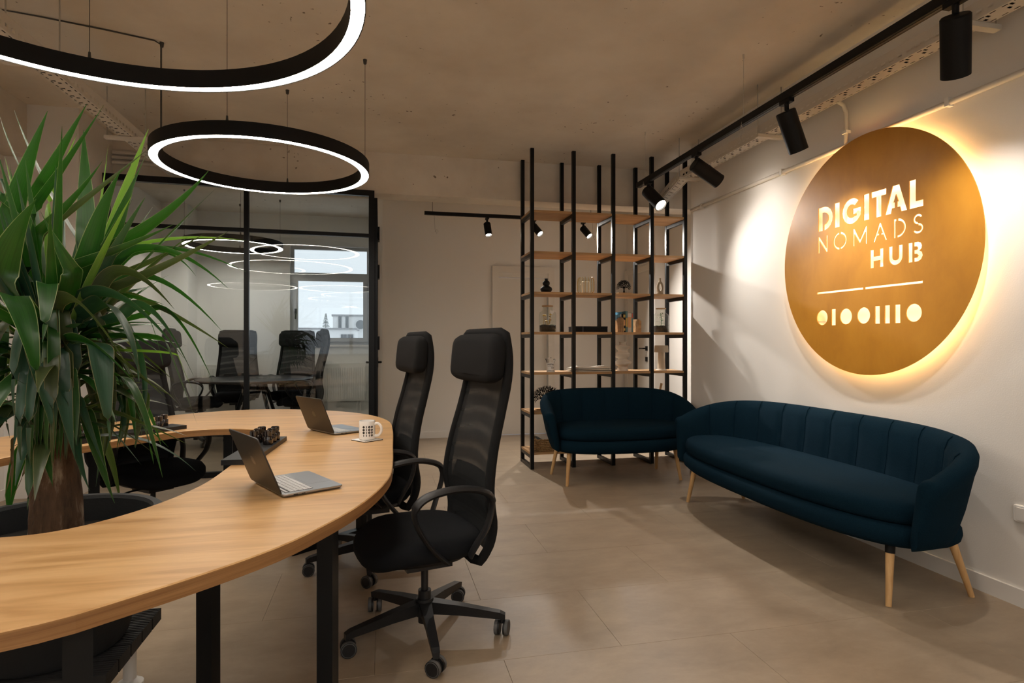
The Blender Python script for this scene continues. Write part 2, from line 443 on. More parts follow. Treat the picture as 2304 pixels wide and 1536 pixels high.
b = MB(); b.bb(XL - .2, 4.0, Y0 - .2, YM + .2, CEIL, CEIL + .2)
struct('ceiling', b, 'concrete_ceiling')
b = MB(); b.bb(XR, 3.9, Y0, 5.34, 0, CEIL); struct('wall_right', b, 'wall_paint')
b = MB(); b.bb(XL - .2, XL, Y0, YM, 0, CEIL); struct('wall_left', b, 'wall_paint')
b = MB(); b.bb(XL - .2, -2.3, Y0 - .2, Y0, 0, CEIL); b.bb(1.5, 3.9, Y0 - .2, Y0, 0, CEIL); b.bb(-2.3, 1.5, Y0 - .2, Y0, 0, .9); b.bb(-2.3, 1.5, Y0 - .2, Y0, 2.6, CEIL)
struct('wall_front', b, 'wall_paint')
DX0, DX1, DZ = 1.555, 2.255, 2.14      # first door opening in the back wall
b = MB(); b.bb(0.03, DX0, YB, YB + .12, 0, CEIL); b.bb(DX1, 3.41, YB, YB + .12, 0, CEIL); b.bb(DX0, DX1, YB, YB + .12, DZ, CEIL)
struct('wall_back', b, 'wall_paint')
b = MB(); b.bb(3.41, 3.9, 6.96, YB + .12, 0, CEIL); struct('wall_niche', b, 'wall_paint')
b = MB(); b.bb(3.6, 3.9, 5.34, 6.96, 0, CEIL); struct('wall_recess', b, 'wall_paint')
b = MB(); b.bb(XL, 3.6, 6.17, 6.44, 2.775, CEIL); struct('wall_beam', b, 'concrete_beam')
b = MB(); b.bb(XL, -2.79, 2.0, 5.54, 2.76, CEIL); struct('wall_beam_side', b, 'concrete_beam')
b = MB(); b.bb(XL, -2.42, 5.54, 6.17, 0, CEIL); struct('wall_column', b, 'wall_paint')
b = MB(); b.bb(-0.09, 0.03, YB - .05, YM, 0, CEIL); struct('wall_meeting_side', b, 'wall_bright')
# window wall of the meeting room
WX0, WX1, WZ0, WZ1 = -1.33, -0.15, 1.22, 2.73
b = MB(); b.bb(XL, WX0, YM, YM + .25, 0, CEIL); b.bb(WX1, 0.03, YM, YM + .25, 0, CEIL)
b.bb(WX0, WX1, YM, YM + .25, 0, WZ0); b.bb(WX0, WX1, YM, YM + .25, WZ1, CEIL)
struct('wall_window', b, 'wall_bright')
b = MB(); b.bb(XL, -2.62, 9.05, YM, 0, CEIL); struct('wall_pilaster', b, 'wall_bright')
# baseboards
b = MB(); b.bb(XR - .014, XR, Y0, 5.34, 0, .085); struct('baseboard_right', b, 'trim_white')
b = MB(); b.bb(0.03, 1.47, YB - .014, YB, 0, .085); b.bb(2.34, 3.41, YB - .014, YB, 0, .085); struct('baseboard_back', b, 'trim_white')
b = MB(); b.bb(XL, XL + .014, Y0, 5.54, 0, .085); struct('baseboard_left', b, 'trim_white')
b = MB(); b.bb(3.586, 3.6, 5.34, 6.96, 0, .085); struct('baseboard_recess', b, 'trim_white')

# doors
def frame_rect(b, x0, x1, z0, z1, y0, y1, w, bottom=True):
    b.bb(x0, x0 + w, y0, y1, z0, z1); b.bb(x1 - w, x1, y0, y1, z0, z1)
    b.bb(x0 + w, x1 - w, y0, y1, z1 - w, z1)
    if bottom: b.bb(x0 + w, x1 - w, y0, y1, z0, z0 + w)
d1 = struct_root('door_1')
b = MB(); frame_rect(b, 1.472, 2.338, 0, 2.285, YB - .035, YB + .03, .085, False); b.bb(1.557, 2.253, YB - .02, YB + .03, 2.14, 2.2)
mk('door_frame', b, 'door_white', d1)
b = MB(); b.bb(1.562, 2.248, YB + .03, YB + .07, 0.008, 2.135); leaf = mk('door_leaf', b, 'door_white', d1)
b = MB(); b.cyl((1.62, YB + .03, 1.19), (1.62, YB - .025, 1.19), .009, n=10); b.cyl((1.612, YB - .025, 1.19), (1.735, YB - .025, 1.19), .009, n=10)
b.box((1.62, YB + .027, 1.19), (.05, .008, .05)); mk('door_handle', b, 'black_metal', leaf)
d2 = struct_root('door_2')
b = MB()
for (ya, yb_, za, zb) in ((7.0, 7.07, 0, 2.26), (7.76, 7.83, 0, 2.26), (7.07, 7.76, 2.19, 2.26)): b.bb(3.37, 3.42, ya, yb_, za, zb)
mk('door_frame', b, 'door_white', d2)
b = MB(); b.bb(3.392, 3.412, 7.07, 7.76, .008, 2.19); leaf = mk('door_leaf', b, 'door_white', d2)
b = MB(); b.box((3.385, 7.16, 1.18), (.012, .05, .06)); b.box((3.385, 7.16, 1.04), (.012, .05, .06)); b.cyl((3.385, 7.16, 1.18), (3.33, 7.16, 1.18), .009, n=8)
b.cyl((3.335, 7.15, 1.18), (3.335, 7.27, 1.18), .009, n=8); mk('door_handle', b, 'black_metal', leaf)

# window
w1 = struct_root('window_1')
b = MB(); frame_rect(b, WX0, WX1, WZ0, WZ1, YM + .06, YM + .13, .05); b.bb(WX0 + .05, WX1 - .05, YM + .06, YM + .13, 2.255, 2.325)
mk('window_frame', b, 'window_frame_grey', w1)
b = MB(); frame_rect(b, WX0 + .045, WX1 - .045, WZ0 + .045, 2.26, YM + .04, YM + .11, .062); sash = mk('sash', b, 'window_frame_grey', w1)
b = MB(); b.bb(WX0 + .107, WX1 - .107, YM + .075, YM + .081, WZ0 + .107, 2.198); mk('pane', b, 'pane_glass', sash)
b = MB(); b.bb(WX0 + .05, WX1 - .05, YM + .085, YM + .091, 2.325, WZ1 - .05); mk('pane', b, 'pane_glass', w1)
b = MB(); b.box((WX0 + .076, YM + .03, 1.73), (.03, .02, .08)); b.box((WX0 + .076, YM + .012, 1.68), (.02, .018, .14)); mk('window_handle', b, 'black_plastic', sash)
b = MB(); b.bb(WX0 - .05, WX1 + .02, YM - .03, YM + .06, WZ0 - .03, WZ0); mk('window_sill', b, 'trim_white', w1)

w2 = struct_root('window_added')  # unseen window added in the wall behind the camera for daylight fill
b = MB(); frame_rect(b, -2.3, 1.5, .9, 2.6, Y0 - .13, Y0 - .06, .06)
for x in (-1.06, .2): b.bb(x - .04, x + .04, Y0 - .13, Y0 - .06, .96, 2.54)
mk('window_frame', b, 'window_frame_grey', w2)
for x0, x1 in ((-2.24, -1.10), (-1.02, .16), (.24, 1.44)):
    b = MB(); b.bb(x0, x1, Y0 - .10, Y0 - .094, .96, 2.54); mk('pane', b, 'pane_glass', w2)

# ------------------------------------------------------------------ glass partition and door
PA, PB_ = Vector((-2.42, 5.985, 0)), Vector((-0.055, 6.10, 0))
pd = (PB_ - PA); PLEN = pd.length; pang = math.atan2(pd.y, pd.x)
part = thing('glass_partition', 'black framed glass partition in front of the meeting room', 'partition', PA, pang)
TOPZ = 2.775
def pxl(px):   # x pixel -> distance along the partition
    r = ray(px, 700); 
    n = Vector((-pd.y, pd.x, 0)); t = PA.dot(n) / r.dot(n)
    return ((r * t) - Vector((PA.x, PA.y, 0)) ).dot(Vector((pd.x, pd.y, 0))) / PLEN
mx = pxl(555)
for nm, x0, x1, z0, z1, th in (('top_rail', 0, PLEN, TOPZ - .055, TOPZ, .05), ('bottom_rail', 0, PLEN, 0, .05, .05),
                               ('frame_post', 0, .05, .05, TOPZ - .055, .05), ('frame_post', PLEN - .055, PLEN, .05, TOPZ - .055, .05),
                               ('mullion', mx - .022, mx + .022, .05, TOPZ - .055, .05)):
    b = MB(); b.bb(x0, x1, -th / 2, th / 2, z0, z1); mk(nm, b, 'black_metal', part)
ZT = 2.325
for x0, x1 in ((.05, mx - .022), (mx + .022, PLEN - .055)):
    b = MB(); b.bb(x0, x1, -.018, .018, ZT - .018, ZT + .018); mk('glazing_bar', b, 'black_metal', part)
    for z0, z1 in ((.05, ZT - .018), (ZT + .018, TOPZ - .055)):
        b = MB(); b.bb(x0, x1, -.004, .004, z0, z1); mk('pane', b, 'pane_glass', part)
# side door leaf, seen almost edge-on
gd = thing('glass_door', 'narrow black glass door on hinges seen edge on beside the partition', 'door', (-0.05, 6.15, 0))
b = MB()
for y0, y1, z0, z1 in ((0, .06, 0, 2.72), (1.60, 1.66, 0, 2.72), (.06, 1.60, 2.66, 2.72), (.06, 1.60, 0, .08), (.06, 1.60, 2.30, 2.335)):
    b.bb(-.025, .025, y0, y1, z0, z1)
mk('door_frame', b, 'black_metal', gd)
for z0, z1 in ((.08, 2.30), (2.335, 2.66)):
    b = MB(); b.bb(-.004, .004, .06, 1.60, z0, z1); mk('pane', b, 'pane_glass', gd)
for z in (2.63, 2.15, 1.25):
    b = MB(); b.bb(.025, .045, 1.50, 1.66, z - .085, z + .085); mk('hinge', b, 'black_metal', gd)
b = MB(); b.cyl((-.1, .9, 1.03), (.06, .9, 1.03), .012, n=8); b.cyl((.06, .9, 1.03), (.06, 1.05, 1.03), .012, n=8); b.cyl((-.1, .9, 1.03), (-.1, 1.05, 1.03), .012, n=8)
b.bb(-.03, .03, .87, .93, .97, 1.09); mk('door_handle', b, 'black_metal', gd)


# ------------------------------------------------------------------ ring pendants
def ring_pendant(name, label, c, R, zb, wid, hgt, anchors, lm='ring_light'):
    t = thing(name, label, 'pendant lamp', (c[0], c[1], zb), 0)
    n = 96
    b = MB(); w = wid / 2
    prof = [(R - w, 0.0), (R - w, hgt), (R + w, hgt), (R + w, 0.0), (R + w - .004, 0.0), (R + w - .004, .012), (R - w + .004, .012), (R - w + .004, 0.0), (R - w, 0.0)]
    b.lathe(prof, n=n); mk('housing', b, 'black_matte', t, True, angle=30)
    b = MB(); b.lathe([(R - w + .004, .003), (R - w + .004, .010), (R + w - .004, .010), (R + w - .004, .003), (R - w + .004, .003)], n=n)
    mk('light_strip', b, lm, t, True, angle=30)
    for a in anchors:
        p = Vector((R * math.cos(a), R * math.sin(a), 0))
        b = MB(); b.cyl(p + Vector((0, 0, hgt)), p + Vector((0, 0, hgt + .035)), .008, .005, 8)
        b.cyl(p + Vector((0, 0, hgt + .03)), p + Vector((0, 0, CEIL - zb - .02)), .0016, n=6)
        b.cyl(p + Vector((0, 0, CEIL - zb - .03)), p + Vector((0, 0, CEIL - zb)), .010, .014, 8)
        mk('suspension_wire', b, 'wire', t)
    return t
ring_pendant('ring_pendant', 'smaller glowing black ring lamp hanging near the glass partition', (-0.735, 4.165), 0.635, 2.40, .056, .080,
             [math.radians(a) for a in (0, 86, 176, 262)])
ring_pendant('ring_pendant', 'largest glowing black ring lamp hanging over the curved desk', (-0.98, 2.12), 0.905, 2.44, .056, .080,
             [math.radians(a) for a in (150, 108, 250, 330)])
ring_pendant('ring_pendant', 'glowing ring lamp hanging over the round table behind the glass', (-1.86, 8.35), 0.57, 2.50, .06, .075,
             [math.radians(a) for a in (20, 95, 200, 290)], 'ring_light_bright')
for lx, lab in ((1.75, 'unseen ring lamp added as fill behind the camera by the sign wall'), (-.1, 'unseen ring lamp added as fill behind the camera in the middle of the room'), (-1.9, 'unseen ring lamp added as fill behind the camera by the far wall')):
    ring_pendant('ring_pendant', lab, (lx, -1.6), 0.86, 2.44, .056, .080, [math.radians(a) for a in (30, 120, 210, 300)])  # unseen lamps, added behind the camera to brighten the room
# feed cable of the smaller ring, stapled along the ceiling
b = MB(); b.tube([(-1.37, 4.20, 2.47), (-1.37, 4.20, 3.17), (-1.40, 4.18, CEIL - .006), (-1.65, 4.10, CEIL - .006), (-1.95, 4.02, CEIL - .006), (-2.15, 3.98, CEIL - .006), (-2.16, 3.97, 2.85)], .0045, 6)
tag(mk('power_cable', b, 'wire', smooth=True), 'thin power cable run along the ceiling down to the smaller ring lamp', 'cable')

# ------------------------------------------------------------------ cable trays
def cable_tray(name, label, pts, width, side, units=.055):
    t = thing(name, label, 'cable tray', pts[0])
    cols = [0, .09, .17, .40, .60, .83, .91, 1.0]
    for (p, q) in zip(pts[:-1], pts[1:]):
        p, q = Vector(p), Vector(q); d = q - p; L = d.length; d.normalize(); nrm = Vector((d.y, -d.x, 0))
        nu = max(1, int(L / units)); rows = nu * 4
        b = MB()
        for i in range(rows):
            for j in range(7):
                k = i % 4; uidx = i // 4
                hole = (j in (1, 5) and k in (0, 1)) or (j == 3 and k == 1 and uidx % 2 == 0) or (j == 3 and k in (1, 2) and uidx % 2 == 1 and False) or (j in (2,) and k == 3 and uidx % 2 == 1)
                if hole: continue
                f = lambda u, v: p + d * (L * u / rows) + nrm * ((v - .5) * width)
                b.add([f(i, cols[j]), f(i + 1, cols[j]), f(i + 1, cols[j + 1]), f(i, cols[j + 1])], [(0, 1, 2, 3)])
        mk('tray_bottom', b, 'white_metal', t, world=True)
        for s_ in (-.5, .5):
            b = MB(); zs = [0, .25, .45, 1.0]
            for i in range(rows):
                for j in range(3):
                    if j == 1 and i % 4 in (0, 1): continue
                    f = lambda u, v: p + d * (L * u / rows) + nrm * (s_ * width) + Vector((0, 0, v * side))
                    b.add([f(i, zs[j]), f(i + 1, zs[j]), f(i + 1, zs[j + 1]), f(i, zs[j + 1])], [(0, 1, 2, 3)])
            mk('tray_side', b, 'white_metal', t, world=True)
        for k in range(3):
            b = MB(); o_ = nrm * ((k - 1) * width * .30) + Vector((0, 0, .016 + .004 * (k % 2)))
            b.tube([p + d * (L * q / 24) + o_ + nrm * (.004 * math.sin(q * 1.7 + k * 2)) for q in range(25)], .0135, 6); mk('cable', b, 'print_black', t, True, world=True)
    return t
ZTR = 2.82
tr = cable_tray('cable_tray', 'perforated white cable tray running along the wall above the round sign', [(2.853, -0.5, ZTR), (2.853, 5.22, ZTR), (3.10, 6.16, ZTR)], .10, .085)
for y in (1.0, 2.33, 3.93, 5.12):
    b = MB(); b.bb(2.745, 2.965, y - .02, y + .02, ZTR - .026, ZTR - .002)
    br = mk('bracket', b, 'white_metal', tr, world=True)
    for x in (2.755, 2.955):
        b = MB(); b.cyl((x, y, ZTR - .02), (x, y, CEIL - .001), .004, n=6); mk('rod', b, 'steel', br, world=True)
tr = cable_tray('cable_tray', 'perforated white cable tray under the ceiling behind the large plant', [(-1.875, 0.5, ZTR), (-1.875, 6.15, ZTR)], .10, .09)
for y in (3.78, 5.02):
    b = MB(); b.bb(-2.02, -1.73, y - .02, y + .02, ZTR - .026, ZTR - .002)
    br = mk('bracket', b, 'white_metal', tr, world=True)
    for x in (-2.005, -1.745):
        b = MB(); b.cyl((x, y, ZTR - .02), (x, y, CEIL - .001), .004, n=6); mk('rod', b, 'steel', br, world=True)

# conduits
b = MB(); b.tube([(XR - .018, -1.0, 2.545), (XR - .018, 5.30, 2.555)], .016, 10)
cp = tag(mk('conduit_pipe', b, 'white_metal', smooth=True), 'long white conduit pipe running level along the wall behind the round sign', 'pipe')
for y in (1.2, 2.6, 3.95, 5.1):
    b = MB(); b.box((XR - .018, y, 2.553), (.04, .022, .045)); mk('pipe_clip', b, 'white_plastic', cp)
b = MB(); b.tube([(XR - .07, 3.33, 2.84), (XR - .035, 3.325, 2.82), (XR - .018, 3.32, 2.77), (XR - .018, 3.32, 2.56)], .0135, 10); 
cp = tag(mk('conduit_pipe', b, 'white_metal', smooth=True), 'short upright conduit pipe between the cable tray and the long pipe', 'pipe')
b = MB(); b.box((XR - .018, 3.32, 2.64), (.036, .04, .02)); mk('pipe_clip', b, 'white_plastic', cp)
for i, z in enumerate((2.925, 2.97, 3.015)):
    b = MB(); b.tube([(-2.41, 6.145, z), (-1.93, 6.145, z)], .017, 8)
    tag(mk('conduit_pipe', b, 'white_metal', smooth=True), ('lowest', 'middle', 'highest')[i] + ' of three level conduits on the beam by the column', 'pipe', 'conduits on the beam')

# ------------------------------------------------------------------ track lights
def spot_head(name, label, base, d, L, R, power, group, cone=105, blend=1.0):
    """base: point on the underside of the track; d: aim"""
    base = Vector(base); d = Vector(d).normalized()
    t = thing(name, label, 'spotlight', base, 0, group)
    b = MB(); b.box((0, 0, -.012), (.035, .09, .024)); mk('adapter', b, 'black_matte', t)
    piv = Vector((0, 0, -.062))
    b = MB(); b.cyl((0, 0, -.02), piv, .013, n=10); b.cyl(piv + Vector((0, 0, .012)), piv + d * (L * .32) + Vector((0, 0, -.0)), .012, n=8); mk('yoke', b, 'black_matte', t)
    c0 = piv + d * (-L * .10) + Vector((0, 0, -R * .55)); c1 = c0 + d * L
    a = d.cross(Vector((0, 0, 1))).normalized(); bb_ = d.cross(a); n = 28
    ringv = lambda p, r: [p + (a * math.cos(2 * PI * k / n) - bb_ * math.sin(2 * PI * k / n)) * r for k in range(n)]
    m = MB(); m.loft([ringv(c1 - d * .02, R - .006), ringv(c1, R - .005), ringv(c1, R), ringv(c0 + d * .006, R), ringv(c0, R - .006)], True, False, True)
    mk('lamp_body', m, 'black_matte', t, True, angle=35)
    m = MB(); m.loft([ringv(c1 - d * .018, R - .0065), ringv(c1 - d * .022, R - .0065)]); mk('lens', m, 'spot_light', t)
    ld = bpy.data.lights.new('spot_beam', 'SPOT'); ld.energy = power; ld.spot_size = math.radians(cone); ld.spot_blend = blend
    ld.shadow_soft_size = R * .45; ld.color = (1.0, .93, .85)
    lo = bpy.data.objects.new('spot_beam', ld); COL.objects.link(lo); lo.parent = t
    lo.location = c1 + d * .006; lo.rotation_euler = d.to_track_quat('-Z', 'Y').to_euler()
    return t
TX, TZ = 2.375, 2.715
tk = thing('light_track', 'long black light track hung from the ceiling beside the cable tray', 'light track', (TX, 5.2, TZ))
b = MB(); b.bb(TX - .021, TX + .021, -.6, 5.2, TZ, TZ + .046); mk('rail', b, 'black_matte', tk, world=True)
b = MB(); b.bb(TX - .006, TX + .006, -.59, 5.19, TZ - .002, TZ + .001); mk('rail_slot', b, 'print_black', tk, world=True)
for y in (3.54, 5.05):
    b = MB(); b.cyl((TX, y, TZ + .034), (TX, y, CEIL), .0018, n=6); b.cyl((TX, y, CEIL - .03), (TX, y, CEIL), .006, n=8); b.cyl((TX, y, TZ + .034), (TX, y, TZ + .09), .005, n=8)
    b.tube([(TX, y, TZ + .09), (TX - .02, y - .01, TZ + .02), (TX - .03, y, TZ - .06), (TX - .015, y, TZ - .10), (TX - .005, y, TZ - .05), (TX - .02, y, TZ + .03)], .0012, 5)
    mk('hanger_wire', b, 'cable_white', tk, world=True)
SG = 'spotlights on the long track'
spot_head('track_spotlight', 'black cylinder spotlight on the long track nearest the camera', (TX, onX(2150, 100, TX).y, TZ), (.42, .36, -.83), .25, .056, SPOT_W * .31, SG, 88)
spot_head('track_spotlight', 'black cylinder spotlight on the long track just before the round sign', (TX, onX(1770, 100, TX).y, TZ), (.44, .10, -.87), .25, .056, SPOT_W * .31, SG, 88)
spot_head('track_spotlight', 'black cylinder spotlight on the long track swung hard towards the wall', (TX, onX(1567, 100, TX).y, TZ), (.80, .02, -.45), .25, .056, SPOT_W * .03, SG)
spot_head('track_spotlight', 'black spotlight with its lit lens showing at the end of the long track', (TX, 4.98, TZ), (.20, -.70, -.68), .25, .056, SPOT_W * .50, SG)
BY, BZ = 7.1, 2.775
tk = thing('light_track', 'short black light track in front of the back wall above the door', 'light track', (0.515, BY, BZ))
b = MB(); b.bb(0.515, 2.72, BY - .018, BY + .018, BZ, BZ + .04); mk('rail', b, 'black_matte', tk, world=True)
for x in (0.61, 2.6):
    b = MB(); b.cyl((x, BY, BZ + .04), (x, BY, CEIL), .003, n=6); b.tube([(x + .02, BY, BZ), (x + .03, BY, BZ - .17), (x + .05, BY, BZ - .22), (x + .07, BY, BZ - .19), (x + .05, BY, BZ - .17), (x + .03, BY, BZ - .2)], .0012, 5)
    mk('hanger_wire', b, 'wire', tk, world=True)
SG = 'spotlights on the short back track'
spot_head('track_spotlight', 'lit spotlight on the short back track clear of the shelf', (1.27, BY, BZ), (.06, -.38, -.92), .17, .043, BACK_W, SG, 100)
spot_head('track_spotlight', 'lit spotlight on the short back track behind the first shelf post', (1.86, BY, BZ), (.36, -.62, -.70), .17, .043, BACK_W * 1.2, SG, 100)
spot_head('track_spotlight', 'lit spotlight on the short back track seen between two shelf posts', (2.50, BY, BZ), (.34, -.60, -.72), .17, .043, BACK_W * 1.2, SG, 100)

# ------------------------------------------------------------------ round sign with cut-out lettering
SC = Vector((2.94, 3.12, 1.81)); SR = 0.7475
cut = MB()
def stroke(poly):    # poly: (x, z) in the sign's plane, counter-clockwise seen from the room; cut right through
    vs0 = [Vector((-.05, -x, z)) for x, z in poly]; vs1 = [Vector((.05, -x, z)) for x, z in poly]
    area = sum(poly[i][0] * poly[(i + 1) % len(poly)][1] - poly[(i + 1) % len(poly)][0] * poly[i][1] for i in range(len(poly)))
    if area > 0: vs0.reverse(); vs1.reverse()
    cut.loft([vs0, vs1])
def rect(x0, x1, z0, z1): stroke([(x0, z0), (x1, z0), (x1, z1), (x0, z1)])
def bar(p, q, w):
    p, q = Vector(p), Vector(q); d = (q - p).normalized(); n = Vector((-d.y, d.x)) * (w / 2)
    stroke([tuple(p - n), tuple(q - n), tuple(q + n), tuple(p + n)])
def arc(cx, cz, rx, rz, w, a0, a1, k=14, wz=None):
    wz = wz or w
    o = [(cx + rx * math.cos(math.radians(a0 + (a1 - a0) * i / k)), cz + rz * math.sin(math.radians(a0 + (a1 - a0) * i / k))) for i in range(k + 1)]
    n_ = [(cx + (rx - w) * math.cos(math.radians(a0 + (a1 - a0) * i / k)), cz + (rz - wz) * math.sin(math.radians(a0 + (a1 - a0) * i / k))) for i in range(k, -1, -1)]
    stroke(o + n_)
def poly(*p): stroke(list(p))
# DIGITAL, bold
z0, z1 = .212, .372; zm = (z0 + z1) / 2
stroke([(-.401, z0), (-.361, z0), (-.361, z1 - .038), (-.356, z1 - .038)] + [(-.352 + .044 * math.cos(math.radians(a)), zm + .042 * math.sin(math.radians(a))) for a in (80, 60, 40, 20, 0, -20, -40, -60, -85)]
       + [(-.348, z0 + .001)] + [(-.352 + .084 * math.cos(math.radians(a)), zm + .080 * math.sin(math.radians(a))) for a in (-80, -60, -40, -20, 0, 20, 40, 60, 80)] + [(-.352, z1), (-.401, z1)])
rect(-.252, -.209, z0, z1)
stroke([(-.1085 + .0805 * math.cos(math.radians(a)), zm + .081 * math.sin(math.radians(a))) for a in (45, 60, 75, 90, 105, 120, 140, 160, 180, 200, 220, 240, 260, 275, 290, 305, 318)]
       + [(-.032, z0 + .045), (-.032, zm + .012), (-.098, zm + .012), (-.098, zm - .022), (-.070, zm - .022), (-.070, zm - .034)]
       + [(-.1085 + .0385 * math.cos(math.radians(a)), zm + .043 * math.sin(math.radians(a))) for a in (300, 280, 260, 240, 220, 200, 180, 160, 140, 120, 100, 80, 60, 45)])
rect(-.010, .032, z0, z1)
poly((.083, z0), (.123, z0), (.123, z1 - .036), (.159, z1 - .036), (.159, z1), (.048, z1), (.048, z1 - .036), (.083, z1 - .036))
poly((.150, z0), (.191, z0), (.199, z0 + .030), (.219, z0 + .030), (.219, z0 + .062), (.210, z0 + .062), (.2265, z0 + .108), (.243, z0 + .062), (.234, z0 + .062), (.234, z0 + .030), (.253, z0 + .030), (.261, z0), (.301, z0), (.249, z1), (.203, z1))
poly((.316, z0), (.405, z0), (.405, z0 + .036), (.358, z0 + .036), (.358, z1), (.316, z1))
# NOMADS, thin
z0, z1, w = .065, .174, .0115; zm = (z0 + z1) / 2
poly((-.403, z0), (-.3915, z0), (-.3915, z1 - .026), (-.329, z0), (-.3165, z0), (-.3165, z1), (-.328, z1), (-.328, z0 + .026), (-.390, z1), (-.403, z1))
arc(-.207, zm, .057, .056, w, 96, 266, 20); arc(-.207, zm, .057, .056, w, -86, 84, 20)
poly((-.096, z0), (-.0845, z0), (-.0845, z1 - .034), (-.041, z0 + .010), (.0025, z1 - .034), (.0025, z0), (.014, z0), (.014, z1), (.0025, z1), (-.041, z0 + .034), (-.0845, z1), (-.096, z1))
poly((.062, z0), (.0745, z0), (.091, z0 + .036), (.107, z0 + .036), (.107, z0 + .046), (.0955, z0 + .046), (.113, z1 - .022), (.130, z0 + .046), (.119, z0 + .046), (.119, z0 + .036), (.135, z0 + .036), (.151, z0), (.163, z0), (.1185, z1), (.1075, z1))
poly((.211, z0), (.2225, z0), (.2225, z1 - w), (.229, z1 - w), (.229, z1), (.211, z1)); arc(.236, zm, .057, .0545, w, -92, 86, 18)
arc(.371, z1 - .0285, .029, .0285, w, 25, 270, 14); arc(.371, z0 + .0285, .033, .0285, w, -155, 90, 14)
# HUB, bold
z0, z1 = -.091, .018; zm = (z0 + z1) / 2
poly((.040, z0), (.066, z0), (.066, zm - .013), (.111, zm - .013), (.111, z0), (.137, z0), (.137, z1), (.111, z1), (.111, zm + .013), (.066, zm + .013), (.066, z1), (.040, z1))
poly(*([(.176, z1), (.176, z0 + .045)] + [(.2235 + .0475 * math.cos(math.radians(a)), z0 + .0455 + .047 * math.sin(math.radians(a))) for a in range(195, 346, 15)] + [(.271, z0 + .045), (.271, z1), (.245, z1), (.245, z0 + .046)]
       + [(.2235 + .0215 * math.cos(math.radians(a)), z0 + .0455 + .021 * math.sin(math.radians(a))) for a in range(345, 194, -15)] + [(.202, z0 + .046), (.202, z1)]))
rect(.309, .336, z0, z1)
poly((.346, z1), (.346, z1 - .022), (.364, z1 - .024), (.370, z1 - .033), (.364, z1 - .043), (.346, z1 - .045), (.346, z1 - .064), (.364, z1 - .066), (.374, z1 - .077), (.364, z1 - .087), (.346, z1 - .088), (.346, z0), (.374, z0), (.392, z0 + .010), (.402, z0 + .030), (.396, z0 + .050), (.380, z0 + .058), (.394, z0 + .070), (.397, z0 + .086), (.390, z0 + .101), (.372, z1))
# line and the row of dots and bars
rect(-.415, -.0145, -.2155, -.2035); rect(0.0, .402, -.2155, -.2035)
for cx in (-.3655, -.1545, -.0115, .3455):
    stroke([(cx + .0505 * math.cos(2 * PI * k / 32), -.378 + .0505 * math.sin(2 * PI * k / 32)) for k in range(32)])
for cx in (-.261, .094, .166, .238): rect(cx - .018, cx + .018, -.432, -.326)
disc = MB(); nn = 160
disc.loft([[Vector((-.0015, -SR * math.cos(2 * PI * k / nn), SR * math.sin(2 * PI * k / nn))) for k in range(nn)],
           [Vector((.004, -SR * math.cos(2 * PI * k / nn), SR * math.sin(2 * PI * k / nn))) for k in range(nn)]])
sign = thing('round_sign', 'round brown backlit wall sign with cut-out lettering above the long sofa', 'sign', SC)
plate = mk('sign_plate', disc, 'sign_wood', sign)
cutter = mk('cutter', cut, 'sign_wood')
cutter.parent = sign
bm_ = plate.modifiers.new('cut', 'BOOLEAN'); bm_.operation = 'DIFFERENCE'; bm_.object = cutter; bm_.solver = 'EXACT'; bm_.use_self = True
bpy.context.view_layer.update()
dg = bpy.context.evaluated_depsgraph_get()
nm = bpy.data.meshes.new_from_object(plate.evaluated_get(dg)); plate.modifiers.clear(); plate.data = nm
bpy.data.objects.remove(cutter)
# light strip on the back of the plate, and stand-offs to the wall
b = MB()
for R_ in (SR - .05, ):
    ringp = lambda r, x: [Vector((x, -r * math.cos(2 * PI * k / 96), r * math.sin(2 * PI * k / 96))) for k in range(96)]
    b.loft([ringp(R_, .006), ringp(R_ + .012, .006), ringp(R_ + .012, .016), ringp(R_, .016), ringp(R_, .006)], True, False, False)
mk('light_strip', b, 'halo_light', sign)
for z_, hw in ((.405, .46), (.193, .46), (.041, .46), (-.150, .46), (-.275, .46), (-.475, .42)):
    b = MB(); b.bb(.006, .013, -hw, hw, z_ - .006, z_ + .006); mk('light_strip', b, 'back_light', sign)
for a in (45, 135, 225, 315):
    p = Vector((0, -.58 * math.cos(math.radians(a)), .58 * math.sin(math.radians(a))))
    b = MB(); b.cyl(p + Vector((.004, 0, 0)), p + Vector((XR - SC.x, 0, 0)), .01, n=8); mk('stand_off', b, 'steel', sign)

# wall plates
b = MB(); b.rslab(lambda i: [(x, y) for x, y in superell(.042 - i, .042 - i, 8, 24)], [(0, 0), (0, .008), (.004, .012)])
for nm_, lab, P, sub in (('light_switch', 'white switch plate on the wall past the near end of the long sofa', onX(2303, 1157, XR), 'rocker'), ('wall_socket', 'white socket box on the wall between the two sofas', onX(1557, 938, XR - .01), 'socket_hole')):
    t = thing(nm_, lab, 'switch' if sub == 'rocker' else 'socket', (XR, P.y, P.z))
    m = MB(); m.v = [Vector((-p.z, p.x, p.y)) for p in b.v]; m.f = b.f; m.mi = b.mi
    o = mk('cover_plate', m, 'white_plastic', t)
    m = MB(); m.box((-.014, 0, 0), (.006, .045, .06 if sub == 'rocker' else .045)); mk(sub, m, 'trim_white' if sub == 'rocker' else 'print_grey', t)

